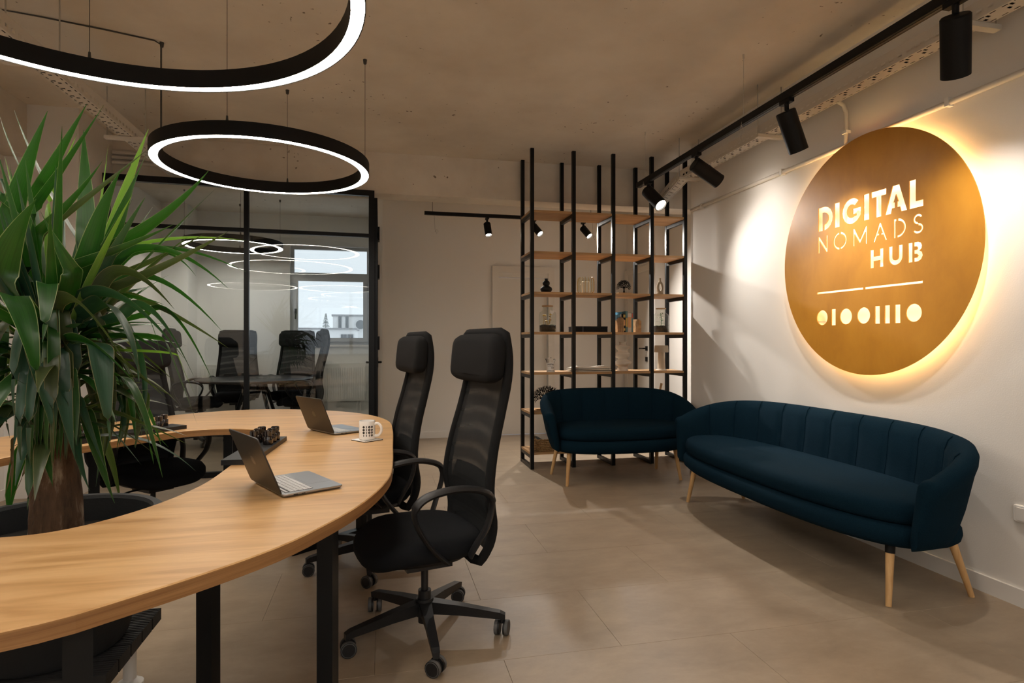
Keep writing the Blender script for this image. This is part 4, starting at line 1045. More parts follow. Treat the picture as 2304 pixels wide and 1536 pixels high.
# base pixel, bend pixel, tip pixel, width in pixels, depth of base / bend / tip relative to the trunk, material, roll
LV = [
 (10, 540, 50, 400, 107, 250, 46, .0, -.05, -.05, G, .5), (75, 450, 130, 350, 196, 233, 33, .05, .0, .0, G, .6), (85, 455, 160, 350, 234, 236, 20, .0, -.05, .0, G, .5),
 (182, 556, 90, 400, 32, 248, 30, .0, .05, .1, G, -.5), (65, 420, 25, 340, 0, 262, 20, .1, .1, .15, G, -.5), (112, 450, 145, 370, 173, 300, 15, .15, .15, .15, LI, .5),
 (196, 560, 192, 420, 188, 292, 37, .0, .05, .1, G, .1), (214, 540, 232, 430, 243, 328, 15, .1, .15, .15, LI, .4), (252, 530, 282, 430, 334, 290, 31, .1, .1, .1, LI, .4),
 (250, 550, 290, 440, 333, 338, 34, .0, .0, .05, G, .5), (98, 520, 215, 430, 331, 337, 15, -.1, -.1, -.05, OL, 1.1), (86, 522, 165, 450, 232, 360, 23, -.15, -.15, -.1, G, .7),
 (200, 575, 230, 470, 271, 384, 46, -.12, -.15, -.15, G, .5), (265, 552, 385, 475, 470, 383, 30, .0, .02, .05, G, .8), (140, 606, 270, 560, 390, 505, 22, -.15, -.15, -.1, G, 1.0),
 (0, 615, 30, 530, 82, 447, 62, -.25, -.30, -.30, G, .5), (162, 612, 120, 540, 90, 472, 47, -.22, -.28, -.30, G, -.4), (0, 430, 30, 470, 62, 498, 27, -.2, -.1, .0, G, -.9),
 (34, 440, 26, 400, 22, 368, 11, .1, .1, .1, G, 0), (30, 420, 12, 390, -5, 365, 15, .1, .1, .1, G, -.6), (0, 400, 18, 440, 45, 500, 18, .0, .05, .1, TE, -.6),
 (240, 652, 380, 595, 516, 519, 19, -.05, -.08, -.05, OL, 1.1), (258, 622, 380, 570, 461, 525, 13, .05, .08, .1, OL, 1.1), (235, 575, 380, 530, 552, 541, 9, .05, .1, .15, LI, 1.2),
 (245, 605, 360, 540, 554, 612, 11, .0, .05, .1, G, 1.2), (300, 560, 400, 560, 517, 652, 17, .0, .0, .0, G, 1.1), (300, 570, 380, 560, 441, 621, 13, .05, .08, .1, G, 1.1),
 (240, 658, 340, 600, 499, 744, 15, .0, -.05, -.05, G, 1.2), (300, 665, 400, 710, 514, 783, 13, .05, .05, .05, OL, 1.2), (222, 650, 280, 590, 392, 695, 30, -.1, -.12, -.12, OL, .9),
 (222, 662, 300, 665, 369, 685, 13, .05, .0, -.05, G, 1.2), (190, 664, 280, 660, 414, 806, 32, -.12, -.2, -.22, TE, .8), (236, 682, 290, 740, 313, 858, 44, -.15, -.25, -.28, TE, .5),
 (280, 705, 340, 680, 436, 846, 25, .0, .0, -.05, TE, .9), (330, 705, 390, 690, 480, 860, 13, .05, .05, .05, G, 1.0), (372, 770, 408, 860, 444, 955, 19, .0, -.05, -.08, G, .7),
 (400, 800, 420, 850, 441, 892, 9, .05, .05, .05, LI, .7), (335, 715, 352, 760, 367, 822, 13, .1, .1, .1, G, .6), (132, 676, 190, 680, 312, 866, 36, -.2, -.3, -.32, OL, .7),
 (150, 766, 205, 765, 312, 870, 29, -.15, -.25, -.28, G, .8), (232, 780, 300, 830, 374, 897, 21, -.05, -.1, -.12, OL, .9), (320, 850, 355, 875, 399, 895, 8, .05, .05, .05, OL, 1.0),
 (300, 812, 340, 830, 376, 848, 7, .1, .1, .1, OL, 1.0), (312, 790, 350, 820, 397, 862, 9, .1, .1, .1, OL, 1.0),
 (30, 668, 62, 740, 88, 888, 56, -.28, -.36, -.38, G, .15), (106, 640, 104, 700, 95, 770, 42, -.25, -.32, -.34, G, .1), (54, 770, 48, 880, 30, 1008, 37, -.25, -.32, -.34, TE, -.1),
 (84, 800, 104, 890, 118, 974, 43, -.25, -.32, -.34, TE, .1), (118, 760, 126, 880, 128, 985, 30, -.12, -.2, -.22, OL, .0), (138, 860, 150, 950, 169, 1034, 36, -.22, -.28, -.30, TE, .2),
 (156, 840, 168, 920, 171, 1002, 28, -.18, -.2, -.24, G, .1), (226, 790, 236, 890, 248, 994, 52, -.25, -.32, -.34, TE, .1), (176, 900, 205, 980, 240, 1060, 25, -.15, -.2, -.22, TE, .4),
 (166, 990, 180, 1050, 202, 1104, 25, -.15, -.18, -.2, TE, .3), (192, 930, 222, 1040, 258, 1132, 37, -.1, -.15, -.18, G, .3), (245, 965, 280, 1000, 318, 1046, 25, -.1, -.12, -.14, TE, .6),
 (248, 955, 300, 985, 354, 1027, 19, -.05, -.08, -.1, OL, .7), (278, 850, 315, 900, 366, 1074, 32, -.1, -.15, -.2, G, .4), (268, 930, 340, 960, 424, 1000, 11, -.05, -.05, -.05, OL, 1.0),
 (290, 870, 298, 930, 306, 994, 21, .0, .0, .0, G, .2), (94, 985, 106, 1040, 119, 1096, 31, -.2, -.25, -.26, G, .2), (92, 930, 84, 1000, 75, 1074, 15, -.2, -.22, -.22, TE, -.2),
 (52, 950, 48, 990, 42, 1024, 17, -.2, -.22, -.22, TE, -.1), (70, 990, 62, 1020, 57, 1048, 18, -.15, -.2, -.2, OL, 0.0),
 (0, 770, 12, 830, 24, 898, 12, -.1, -.1, -.1, OL, .4), (0, 830, 10, 870, 18, 905, 10, -.1, -.1, -.1, G, .4), (0, 700, 8, 800, -4, 900, 24, -.1, -.15, -.2, G, .1),
 (0, 900, 14, 950, 22, 985, 14, -.1, -.1, -.1, TE, .3), (28, 990, 26, 1060, 8, 1122, 6, -.1, -.15, -.15, DR, 0), (60, 1030, 50, 1080, 22, 1124, 5, -.1, -.12, -.12, DR, 0),
 (92, 1040, 82, 1090, 66, 1132, 6, -.1, -.12, -.12, DR, 0), (26, 1010, 28, 1060, 24, 1125, 7, -.1, -.1, -.1, DR, 0),
]
for (x0, y0, x1, y1, x2, y2, w, d0, d1, d2, mt_, tw) in LV:
    d0, d1, d2 = (d * .72 if d < 0 else d for d in (d0, d1, d2))
    P0, P1, P2 = atD(x0, y0, PD + d0), atD(x1, y1, PD + d1), atD(x2, y2, PD + d2)
    P1 = P1 + (P1 - (P0 + P2) / 2) * .5
    blade = bez(P0, P1, P2, 14)
    rise = .06 if P2.z > P0.z else -.02
    C = Vector((PC.x, PC.y, min(1.30, max(.86, P0.z - rise - .3 * max(0, P0.z - 1.25))))) + (P0 - Vector((PC.x, PC.y, P0.z))).normalized() * .03
    if mt_ == DR: C = Vector((PC.x, PC.y, .95))
    ext = bez(C, P0 - (blade[3] - P0) * .6, P0, 8)[:8]
    if (P0 - C).length < .05: ext = []
    leaf(ext + blade, w * (PD + d1) / F * 1.12, mt_, tw)
# the rest of the crown: leaves all round the stem
rnd = random.Random(5)
for i in range(76):
    a = rnd.uniform(0, 2 * PI); z0_ = rnd.uniform(.92, 1.30); up_ = i % 3 == 0
    el = rnd.uniform(.55, 1.35) if up_ else rnd.uniform(-.9, .5)
    Ln = rnd.uniform(.38, .60) if not up_ else rnd.uniform(.40, .58)
    if math.cos(a) * CS - math.sin(a) * SN > .35: Ln *= .72
    base = Vector((PC.x, PC.y, z0_ if not up_ else 1.25)) + Vector((math.cos(a), math.sin(a), 0)) * .03
    dr = Vector((math.cos(a) * math.cos(el), math.sin(a) * math.cos(el), math.sin(el)))
    mid = base + Vector((math.cos(a) * (.8 if not up_ else .4), math.sin(a) * (.8 if not up_ else .4), .35 + el * .5)).normalized() * (Ln * .55)
    tip = base + dr * Ln + Vector((0, 0, -.10 * Ln))
    leaf(bez(base, mid, tip, 14), rnd.uniform(.032, .058), rnd.choice((G, G, TE, OL)), rnd.uniform(-.4, .4))
for i in range(28):      # old leaves hanging down around the stem
    a = rnd.uniform(0, 2 * PI); z0_ = rnd.uniform(.98, 1.25); o_ = rnd.uniform(.10, .22); Ln = min(rnd.uniform(.24, .40), z0_ - (.90 if math.cos(a - math.atan2(-PC.y, -PC.x)) > -.2 else .70))
    e1 = Vector((math.cos(a), math.sin(a), 0)); base = Vector((PC.x, PC.y, z0_)) + e1 * .03
    P = catmull([base, base + e1 * (o_ * .7) + Vector((0, 0, .07)), base + e1 * o_ + Vector((0, 0, .02)), base + e1 * (o_ + .05) + Vector((0, 0, -Ln * .5)), base + e1 * (o_ + .03) + Vector((0, 0, -Ln))], 4, False)
    leaf(P, rnd.uniform(.028, .044), rnd.choice((TE, TE, OL, G)), rnd.uniform(-.3, .3))
for i in range(20):      # younger leaves in front of the stem
    a = math.atan2(-PC.y, -PC.x) + rnd.uniform(-1.3, 1.3); z0_ = rnd.uniform(1.08, 1.30); Ln = min(rnd.uniform(.22, .42), z0_ - .90); o_ = rnd.uniform(.12, .2)
    e1 = Vector((math.cos(a), math.sin(a), 0)); base = Vector((PC.x, PC.y, z0_)) + e1 * .03
    P = catmull([base, base + e1 * (o_ * .6) + Vector((0, 0, .08)), base + e1 * o_ + Vector((0, 0, .04)), base + e1 * (o_ + .05) + Vector((0, 0, -Ln * .45)), base + e1 * (o_ + .04) + Vector((0, 0, -Ln))], 4, False)
    leaf(P, rnd.uniform(.030, .046), rnd.choice((TE, OL, G, G)), rnd.uniform(-.3, .3))
for i in range(34):      # upright spears at the top of the crown
    a = rnd.uniform(0, 2 * PI); Ln = rnd.uniform(.48, .76); el = rnd.uniform(.70, 1.4)
    base = Vector((PC.x, PC.y, 1.22)) + Vector((math.cos(a), math.sin(a), 0)) * .035
    dr = Vector((math.cos(a) * math.cos(el), math.sin(a) * math.cos(el), math.sin(el)))
    leaf(bez(base, base + dr * (Ln * .5) + Vector((0, 0, .04)), base + dr * Ln, 14), rnd.uniform(.030, .044), rnd.choice((G, G, G, LI, TE, TE)), rnd.uniform(-.5, .5), .3)
# slatted platform under the pot
pf = thing('plant_platform', 'low black slatted deck platform under the plant pot', 'platform', (PC.x, PC.y, 0))
for k in range(5):
    y0 = -.235 + k * .096
    b = MB(); b.bb(-.25, .25, y0, y0 + .088, .205, .248)
    for q in range(6): b.bb(-.25, .25, y0 + .006 + q * .0138, y0 + .012 + q * .0138, .248, .2505)
    mk('deck_board', b, 'deck_black', pf)
for sx in (-.17, .17):
    b = MB(); b.bb(sx - .025, sx + .025, -.235, .235, .165, .205); mk('bearer', b, 'deck_black', pf)
    for sy in (-.16, .16):
        b = MB(); b.lathe([(.045, 0), (.045, .015), (.022, .03), (.022, .15), (.04, .165)], (sx, sy, 0), 14, True, True); mk('pedestal_foot', b, 'white_plastic', pf, True)

# ------------------------------------------------------------------ things on the desk
def laptop(label, hx, hy, ang, lid_deg=112, W=.304, D=.212):
    """hx, hy: near end of the hinge; ang: direction of the hinge edge"""
    t = thing('laptop', label, 'laptop', (hx, hy, TZT), ang, 'open laptops on the desk')
    # local: x along the hinge, y away from the hinge towards the user (negative y), z up
    def rr(x0, x1, y0, y1, r=.012, k=4):
        out = []
        for cx, cy, a0 in ((x1 - r, y1 - r, 0), (x0 + r, y1 - r, 90), (x0 + r, y0 + r, 180), (x1 - r, y0 + r, 270)):
            for i in range(k + 1):
                a = math.radians(a0 + 90 * i / k); out.append((cx + r * math.cos(a), cy + r * math.sin(a)))
        return out
    b = MB(); b.loft([[Vector((x, y, z)) for x, y in rr(i_, W - i_, -D + i_, -i_)] for i_, z in ((.006, .002), (.0, .008), (.0, .0125), (.001, .0135))]); body = mk('keyboard_deck', b, 'aluminium', t, True, angle=30)
    b = MB(); b.bb(.02, W - .02, -.112, -.014, .0136, .0139); well = mk('key_well', b, 'print_black', body)
    kw = (W - .046) / 14
    for r in range(6):
        for c in range(14):
            if r == 5 and 4 <= c <= 8:
                if c > 4: continue
                x0, x1 = .023 + c * kw, .023 + 9 * kw - .002
            else: x0, x1 = .023 + c * kw, .023 + (c + 1) * kw - .0025
            y1_ = -.0165 - r * .0158
            b = MB(); b.bb(x0, x1, y1_ - (.0135 if r else .0085), y1_, .0138, .0150); mk('key', b, 'key', body)
    b = MB(); b.bb(W * .30, W * .70, -.204, -.122, .0136, .0138); mk('trackpad', b, 'aluminium', body)
    for k, (y0, y1_) in enumerate(((-.05, -.035), (-.075, -.062))):
        b = MB(); b.bb(-.0004, .0008, y0, y1_, .0065, .0095); mk('port', b, 'print_black', body)
    for x in (.03, W - .03):
        for y in (-.03, -.18):
            b = MB(); b.cyl((x, y, 0), (x, y, .0025), .008, n=10); mk('rubber_foot', b, 'print_black', body)
    # lid
    la = math.radians(lid_deg); R_ = Matrix.Rotation(-(la - PI / 2), 3, 'X')
    lidm = lambda p: Vector((p.x, 0, .012)) + R_ @ Vector((0, p.y, p.z))
    b = MB(); b.loft([[lidm(Vector((x, yy, z))) for x, z in rr(i_, W - i_, .002 + i_, D - i_)] for i_, yy in ((.001, .0005), (0, .0015), (0, .0045), (.001, .0055))])
    lid = mk('lid', b, 'aluminium_dark', t, True, angle=30)
    b = MB(); b.add([lidm(Vector((x, -.0002, z))) for x, z in ((.006, .012), (W - .006, .012), (W - .006, D - .007), (.006, D - .007))], [(0, 1, 2, 3)]); mk('screen', b, 'screen', lid)
    # fruit emblem on the lid
    cx, cz, s_ = W / 2, D * .52, .019
    pts = []
    for k in range(40):
        a = 2 * PI * k / 40; r = 1 + .06 * math.cos(2 * a) - .10 * max(0, math.cos(a - PI / 2)) ** 8 - .06 * max(0, math.cos(a + PI / 2)) ** 6
        x, z = r * math.cos(a) * .92, r * math.sin(a)
        dx, dz = x + 1.18, z - .12
        dd = math.hypot(dx, dz)
        if dd < .52: x, z = -1.18 + dx / dd * .52, .12 + dz / dd * .52
        pts.append((cx + x * s_, cz + z * s_))
    b = MB(); b.add([lidm(Vector((x, .0062, z))) for x, z in pts], [list(range(len(pts)))])
    lf = [(cx + s_ * q[0], cz + s_ * q[1]) for q in ((.0, 1.1), (.05, 1.45), (.38, 1.75), (.36, 1.4))]
    b.add([lidm(Vector((x, .0062, z))) for x, z in lf], [(0, 1, 2, 3)]); mk('emblem', b, 'logo_polish', lid)
    return t
p, q = onZ(637, 1122, TZT), onZ(568, 1085, TZT)
a1 = math.atan2(q.y - p.y, q.x - p.x)
laptop('open grey laptop on the desk nearest the camera', p.x, p.y, a1)
p, q = onZ(754, 980, TZT), onZ(690, 966, TZT)
a2 = math.atan2(q.y - p.y, q.x - p.x)
laptop('open grey laptop on the desk beside the white mug', p.x, p.y, a2, 112)

# mug with a printed pattern of dots and bars, on a coaster
mp = onZ(826, 990, TZT)
co = thing('coaster', 'square white coaster under the mug on the desk', 'coaster', (mp.x, mp.y, TZT), math.radians(38))
b = MB(); b.bb(-.058, .058, -.058, .058, 0, .004); mk('cork_base', b, 'print_black', co)
b = MB(); b.bb(-.058, .058, -.058, .058, .004, .0055); mk('printed_top', b, 'ceramic_white', co)
b = MB()
for i in range(4):
    for j in range(2): b.bb(-.050 + i * .013, -.044 + i * .013, -.052 + j * .010, -.046 + j * .010, .0055, .0058); b.bb(.040, .046, -.05 + i * .026, -.034 + i * .026, .0055, .0058)
mk('print', b, 'print_black', co)
mug = thing('coffee_mug', 'white mug printed with black dots and bars on the desk', 'mug', (mp.x, mp.y, TZT + .0058), math.radians(-18))
b = MB(); R_ = .0415; Hh = .098
b.lathe([(.001, .0), (R_ - .004, 0), (R_, .004), (R_, Hh - .002), (R_ - .001, Hh), (R_ - .004, Hh), (R_ - .005, Hh - .003), (R_ - .005, .008), (.001, .006)], n=40); mk('mug_body', b, 'ceramic_white', mug, True, angle=40)
b = MB(); P = catmull([(R_ - .003, 0, .080), (R_ + .018, 0, .083), (R_ + .034, 0, .066), (R_ + .034, 0, .040), (R_ + .018, 0, .021), (R_ - .003, 0, .020)], 6, False)
b.tube(P, .0055, 8, flat=1.3, up=(0, 1, 0)); mk('mug_handle', b, 'ceramic_white', mug, True)
va = math.atan2(-mp.y, -mp.x) - math.radians(-18)       # side that faces the lens
def on_mug(u, z, r=R_ + .0003): return Vector((r * math.cos(va + u / R_), r * math.sin(va + u / R_), z))
b = MB()
for ci, colm in enumerate(('ooo|', '||||', 'ooo|', 'oooo')):
    u0 = -.018 + ci * .0145
    for ri, chh in enumerate(colm):
        z = .068 - ri * .0145
        if chh == 'o':
            b.add([on_mug(u0 + .0062 * math.cos(2 * PI * k / 16), z + .0062 * math.sin(2 * PI * k / 16)) for k in range(16)], [list(range(16))])
        else:
            b.add([on_mug(u0 - .002, z - .0058), on_mug(u0 + .002, z - .0058), on_mug(u0 + .002, z + .0058), on_mug(u0 - .002, z + .0058)], [(0, 1, 2, 3)])
mk('print', b, 'print_black', mug)

# trays of small black glass jars
def jar_tray(label, c, ang, L, Wd, n, jlabels, gname, spots=None):
    t = thing('serving_tray', label, 'tray', (c[0], c[1], TZT), ang, 'black trays on the desk')
    b = MB(); b.bb(-L / 2, L / 2, -Wd / 2, Wd / 2, 0, .022); mk('tray_board', b, 'black_plastic', t)
    b = MB(); b.cyl((-L / 2 - .0006, -Wd * .3, .011), (-L / 2 + .001, -Wd * .3, .011), .003, n=8); mk('screw', b, 'steel', t)
    M = Matrix.Rotation(ang, 3, 'Z')
    for k, (dx, dy) in enumerate(spots):
        p = M @ Vector((dx, dy, 0)) + Vector((c[0], c[1], TZT + .022))
        j = thing('glass_jar', jlabels[k], 'jar', p, 0, gname)
        b = MB(); b.lathe([(.001, 0), (.021, 0), (.023, .003), (.023, .036), (.021, .040), (.017, .042), (.017, .046), (.0195, .047), (.0195, .066), (.017, .068), (.015, .064), (.001, .060)], n=24); mk('jar_body', b, 'jar_glass', j, True, angle=35)
        b = MB(); b.cyl((0, 0, .0605), (0, 0, .063), .0145, n=16); mk('wick_cup', b, 'steel' if False else 'print_black', j)
tc_ = (onZ(632, 985, TZT) + onZ(527, 1050, TZT)) / 2
dv = onZ(634, 992, TZT) - onZ(604, 1024, TZT)
jar_tray('black tray with a row of small jars on the inner desk edge between the laptops', (-.565, 3.0), math.radians(86), .62, .13, 6,
         ['black glass jar between the laptops, %s' % q for q in ('front one on the desk side', 'front one on the plant side', 'middle one on the desk side', 'middle one on the plant side', 'rear one on the desk side', 'rear one on the plant side')], 'jars between the laptops', spots=[(x, y) for x in (.06, .13, .20) for y in (-.032, .032)] )
jar_tray('black tray with jars on the far desk edge behind the plant leaves', (-1.40, 3.62), math.radians(53), .74, .13, 5,
         ['black glass jar behind the plant, %s' % q for q in ('middle of the cluster of three', 'nearest the stem in the cluster of three', 'outermost in the cluster of three', 'outer one of the pair', 'inner one of the pair')], 'jars behind the plant', spots=[(.22, -.03), (.15, .03), (.29, .025), (-.26, .0), (-.18, -.03)])

# ------------------------------------------------------------------ things on the shelf
SY = 5.90
def shelf_x(px, y=SY): return onY(px, 700, y).x
def put(px, lvl, y=SY): return (shelf_x(px, y), y, SZ[lvl])
t = thing('gourd_vase', 'matte black gourd-shaped vase on the shelf', 'vase', put(1229, 2, 5.785))
b = MB(); b.lathe([(.001, 0), (.035, 0), (.052, .010), (.061, .030), (.055, .050), (.035, .062), (.026, .068), (.034, .078), (.038, .094), (.033, .110), (.018, .120), (.015, .126), (.016, .138), (.012, .138), (.011, .12), (.001, .118)], n=32); mk('vase_body', b, 'black_matte', t, True, angle=80)
b = MB(); b.lathe([(.0155, .132), (.017, .1345), (.0165, .139), (.012, .139)], n=24); mk('vase_lip', b, 'black_matte', t, True)

t = thing('candle_holder', 'ribbed amber glass candle holder with a white candle on the shelf', 'candle holder', put(1318, 2, 5.785))
nseg = 96; prof = [(.062, .004), (.078, .012), (.081, .03), (.081, .115), (.076, .145), (.066, .160), (.060, .160)]
b = MB(); b.loft([[Vector(((r + .004 * math.cos(16 * 2 * PI * k / nseg)) * math.cos(2 * PI * k / nseg), (r + .004 * math.cos(16 * 2 * PI * k / nseg)) * math.sin(2 * PI * k / nseg), z)) for k in range(nseg)] for r, z in prof], True, True, False); mk('glass_shade', b, 'vessel_glass', t, True)
for k in range(16):
    a = 2 * PI * k / 16
    b = MB(); b.tube([Vector(((r + .005) * math.cos(a), (r + .005) * math.sin(a), z)) for r, z in prof], .0024, 5); mk('rib', b, 'amber_glass', t, True)
b = MB(); b.lathe([(.001, .006), (.040, .006), (.040, .118), (.036, .121), (.001, .120)], n=24); cd = mk('candle', b, 'candle', t, True, angle=40)
b = MB(); b.cyl((0, 0, .118), (0, 0, .132), .0015, n=6); mk('wick', b, 'print_black', cd)

def tree_figure(label, loc, h, w, seed, base=True, rz=0.0):
    t = thing('tree_figurine', label, 'figurine', loc, rz, 'black tree figurines')
    z0 = 0
    if base:
        b = MB(); b.bb(-w * .42, w * .42, -.03, .03, 0, .012); mk('wooden_base', b, 'shelf_wood', t); z0 = .012
    r_ = random.Random(seed); b = MB(); lf = MB()
    def seg(p, q, w0, w1):
        d = (q - p); n_ = Vector((-d.z, 0, d.x)).normalized(); th = Vector((0, .003, 0))
        b.loft([[p - n_ * w0 - th, p + n_ * w0 - th, p + n_ * w0 + th, p - n_ * w0 + th], [q - n_ * w1 - th, q + n_ * w1 - th, q + n_ * w1 + th, q - n_ * w1 + th]])
    def grow(p, a, L, wd, dep):
        q = p + Vector((math.cos(a) * L, 0, math.sin(a) * L)); seg(p, q, wd, wd * .65)
        if dep == 0 or q.z < z0 + h * .25: return
        for da in ((-.55, 0.0, .5) if dep > 2 else (-.5, .45)):
            grow(q, a + da + r_.uniform(-.12, .12), L * r_.uniform(.68, .85), wd * .62, dep - 1)
    seg(Vector((0, 0, z0)), Vector((0, 0, z0 + h * .16)), h * .085, h * .045); seg(Vector((0, 0, z0 + h * .15)), Vector((0, 0, z0 + h * .36)), h * .045, h * .035)
    for a in (.35, .95, 1.57, 2.2, 2.8): grow(Vector((0, 0, z0 + h * .35)), a, h * .20, h * .036, 4)
    mk('tree', b, 'ink_black', t)
    return t
tree_figure('small black cut-out tree figurine on a wooden foot', put(1404, 2, 5.785), .135, .17, 4)
tree_figure('larger black cut-out tree figurine behind the arm of the short sofa', put(1229, 5), .25, .26, 9)

t = thing('ring_vase', 'beige stone vase with an oval hole through it', 'vase', put(1485, 2, 5.785))
b = MB(); ow, ih, cz = .037, .0, .075; rings = []
ang = [2 * PI * k / 40 for k in range(40)]
for k in range(41):
    a = 2 * PI * (k % 40) / 40
    c = Vector((.026 * math.cos(a), 0, .074 + .056 * math.sin(a))); nrm = Vector((math.cos(a), 0, math.sin(a) * .8)).normalized()
    rr_ = .0125 if math.sin(a) > -.4 else .0125 + .010 * (-.4 - math.sin(a)) / .6
    rings.append([c + nrm * (rr_ * math.cos(q)) + Vector((0, rr_ * 1.4 * math.sin(q), 0)) for q in [2 * PI * j / 12 for j in range(12)]])
b.loft(rings, True, False, False); b.lathe([(.001, 0), (.030, 0), (.035, .008), (.033, .03), (.02, .04)], n=20); mk('vase_body', b, 'ceramic_sand', t, True, angle=80)
b = MB(); b.lathe([(.016, .128), (.011, .145), (.010, .168), (.0125, .174), (.008, .174), (.007, .14)], n=18); mk('vase_neck', b, 'ceramic_sand', t, True)

def terrarium(label, loc, R_, Hh, seed, kind):
    t = thing('terrarium', label, 'terrarium', loc, 0, 'terrarium jars on the shelf')
    b = MB(); b.lathe([(.001, .002), (R_ * .92, .002), (R_, .012), (R_, Hh * .66), (R_ * .93, Hh * .74), (R_ * .62, Hh * .80), (R_ * .58, Hh * .85), (R_ * .58, Hh * .955), (R_ * .66, Hh * .965)], n=40); mk('glass_jar', b, 'vessel_glass', t, True, angle=80)
    b = MB(); b.cyl((0, 0, Hh * .955), (0, 0, Hh), R_ * .66, n=28); mk('cork_lid', b, 'shelf_wood', t, True)
    r_ = random.Random(seed)
    b = MB(); b.loft([[Vector((R_ * .95 * math.cos(2 * PI * k / 24), R_ * .95 * math.sin(2 * PI * k / 24), z + (r_.uniform(0, .012) if z > .02 else 0))) for k in range(24)] for z in (.006, Hh * .24)]); mk('soil', b, 'soil', t)
    b = MB()
    for k in range(14):
        a, q = r_.uniform(0, 6.28), r_.uniform(.1, .78); b.sphere((R_ * q * math.cos(a), R_ * q * math.sin(a), Hh * .25), r_.uniform(.008, .018), 8, 5, (1, 1, .7))
    o = mk('moss', b, 'moss', t, True); o['kind'] = 'stuff'
    if kind == 'dry':
        for k in range(9):
            a, q = r_.uniform(0, 6.28), r_.uniform(0, .6)
            p0 = Vector((R_ * q * math.cos(a), R_ * q * math.sin(a), Hh * .24)); p1 = p0 + Vector((r_.uniform(-.02, .02), r_.uniform(-.02, .02), r_.uniform(.05, .12)))
            b = MB(); b.tube([p0, (p0 + p1) / 2 + Vector((.004, 0, 0)), p1], .0022, 5); b.sphere(p1, r_.uniform(.008, .016), 8, 5, (1.2, 1, .6)); mk('twig', b, 'dry_twig' if k % 2 else 'book_gold', t, True)
        b = MB(); hp = [(.0, -.030), (.027, -.002), (.030, .012), (.020, .022), (.008, .019), (0, .010), (-.008, .019), (-.020, .022), (-.030, .012), (-.027, -.002)]
        b.loft([[Vector((x * .8 + .02, -R_ - .004 + yy, Hh * .74 + z * .9)) for x, z in hp] for yy in (0, -.003)]); mk('heart_tag', b, 'white_plastic', t)
        b = MB(); b.tube([(.02, -R_ - .004, Hh * .76), (.01, -R_ * .62, Hh * .87), (.0, -R_ * .6, Hh * .9)], .001, 5); mk('tag_string', b, 'cable_white', t)
    else:
        b = MB(); b.tube([(0, 0, Hh * .22), (.006, 0, Hh * .5), (-.004, 0, Hh * .8)], .003, 6); st = mk('stem', b, 'small_leaf', t, True)
        for k in range(9):
            z = Hh * (.36 + .055 * k); a = k * 2.4; dr = Vector((math.cos(a), math.sin(a), .5)); s2 = Vector((-math.sin(a), math.cos(a), 0))
            p0 = Vector((.003, 0, z)); Ln = min(R_ * .72, .058) if z < Hh * .72 else .026
            b = MB(); P = [p0 + dr * (Ln * q) + Vector((0, 0, -.02 * q * q)) for q in (0, .3, .6, .85, 1)]; wd = [.002, .013, .014, .008, .001]
            b.loft([[p - s2 * w_, p + Vector((0, 0, -.002)), p + s2 * w_] for p, w_ in zip(P, wd)], False, False, False); mk('leaf', b, 'small_leaf', t, True)
terrarium('glass terrarium jar of dried moss with a heart tag and cork lid', put(1232, 3), .088, .275, 2, 'dry')
terrarium('glass terrarium jar with a green leafy plant and cork lid', put(1487, 3, 5.92), .082, .265, 3, 'green')

t = thing('black_box', 'flat black book box lying on the shelf', 'box', ((shelf_x(1282) + shelf_x(1360)) / 2, 5.88, SZ[3]), 0)
b = MB(); b.bb(-.175, .175, -.11, .11, 0, .048); mk('box_body', b, 'book_black', t)
b = MB(); b.bb(-.176, .176, -.111, .111, .048, .06); mk('box_lid', b, 'black_matte', t)
b = MB(); b.bb(-.095, -.09, -.1115, -.1105, .0, .06); mk('spine_line', b, 'print_grey', t)

# bookends and books
def bookend(label, x, flip):
    t = thing('bookend', label, 'bookend', (x, 5.86, SZ[3]), 0, 'arched wooden bookends')
    for k in range(5):
        yy = -.07 + k * .03; b = MB()
        pr = [(-.045, 0), (.045 , 0), (.045, .095), (.012, .150), (-.012, .150), (-.045, .095)] if False else [(0, 0), (.085, 0), (.085, .11), (.06, .145), (.035, .155), (.0, .13)]
        P = [((-x_ if flip else x_), z) for x_, z in pr]
        b.loft([[Vector((x_, yy, z)) for x_, z in P], [Vector((x_, yy + .020, z)) for x_, z in P]]); mk('slat', b, 'shelf_wood', t)
    b = MB(); b.bb(-.085 if flip else 0, 0 if flip else .085, -.074, .074, 0, .004); mk('plinth', b, 'shelf_wood', t)
xa = shelf_x(1381, 5.86); xe = shelf_x(1437, 5.86)
t = thing('bookend', 'slatted arched wooden bookend before the blue books', 'bookend', (xa + .005, 5.84, SZ[3]), 0, 'arched wooden bookends')
for k in range(6):
    x0 = k * .0125; hh = (.10, .125, .14, .152, .15, .135)[k]
    b = MB(); b.bb(x0, x0 + .008, -.07, .07, 0, hh); b.add([(x0, -.07, hh), (x0 + .008, -.07, hh), (x0 + .008, -.045, hh + .012), (x0, -.045, hh + .012), (x0, .07, hh), (x0 + .008, .07, hh)], [(0, 1, 2, 3), (3, 2, 5, 4)]); mk('slat', b, 'shelf_wood', t)
t = thing('bookend', 'plain slanted wooden bookend after the last book', 'bookend', (xe - .03, 5.86, SZ[3]), 0, 'arched wooden bookends')
b = MB(); b.loft([[Vector((x, y, 0)) for x, y in ((0, -.07), (.028, -.07), (.028, .07), (0, .07))], [Vector((x, y, z)) for x, y, z in ((0, -.07, .14), (.028, -.07, .115), (.028, .07, .115), (0, .07, .14))]]); mk('side_panel', b, 'shelf_wood', t)
b = MB(); b.bb(-.03, .0, -.07, .07, 0, .004); mk('plinth', b, 'shelf_wood', t)
bx = xa + .030
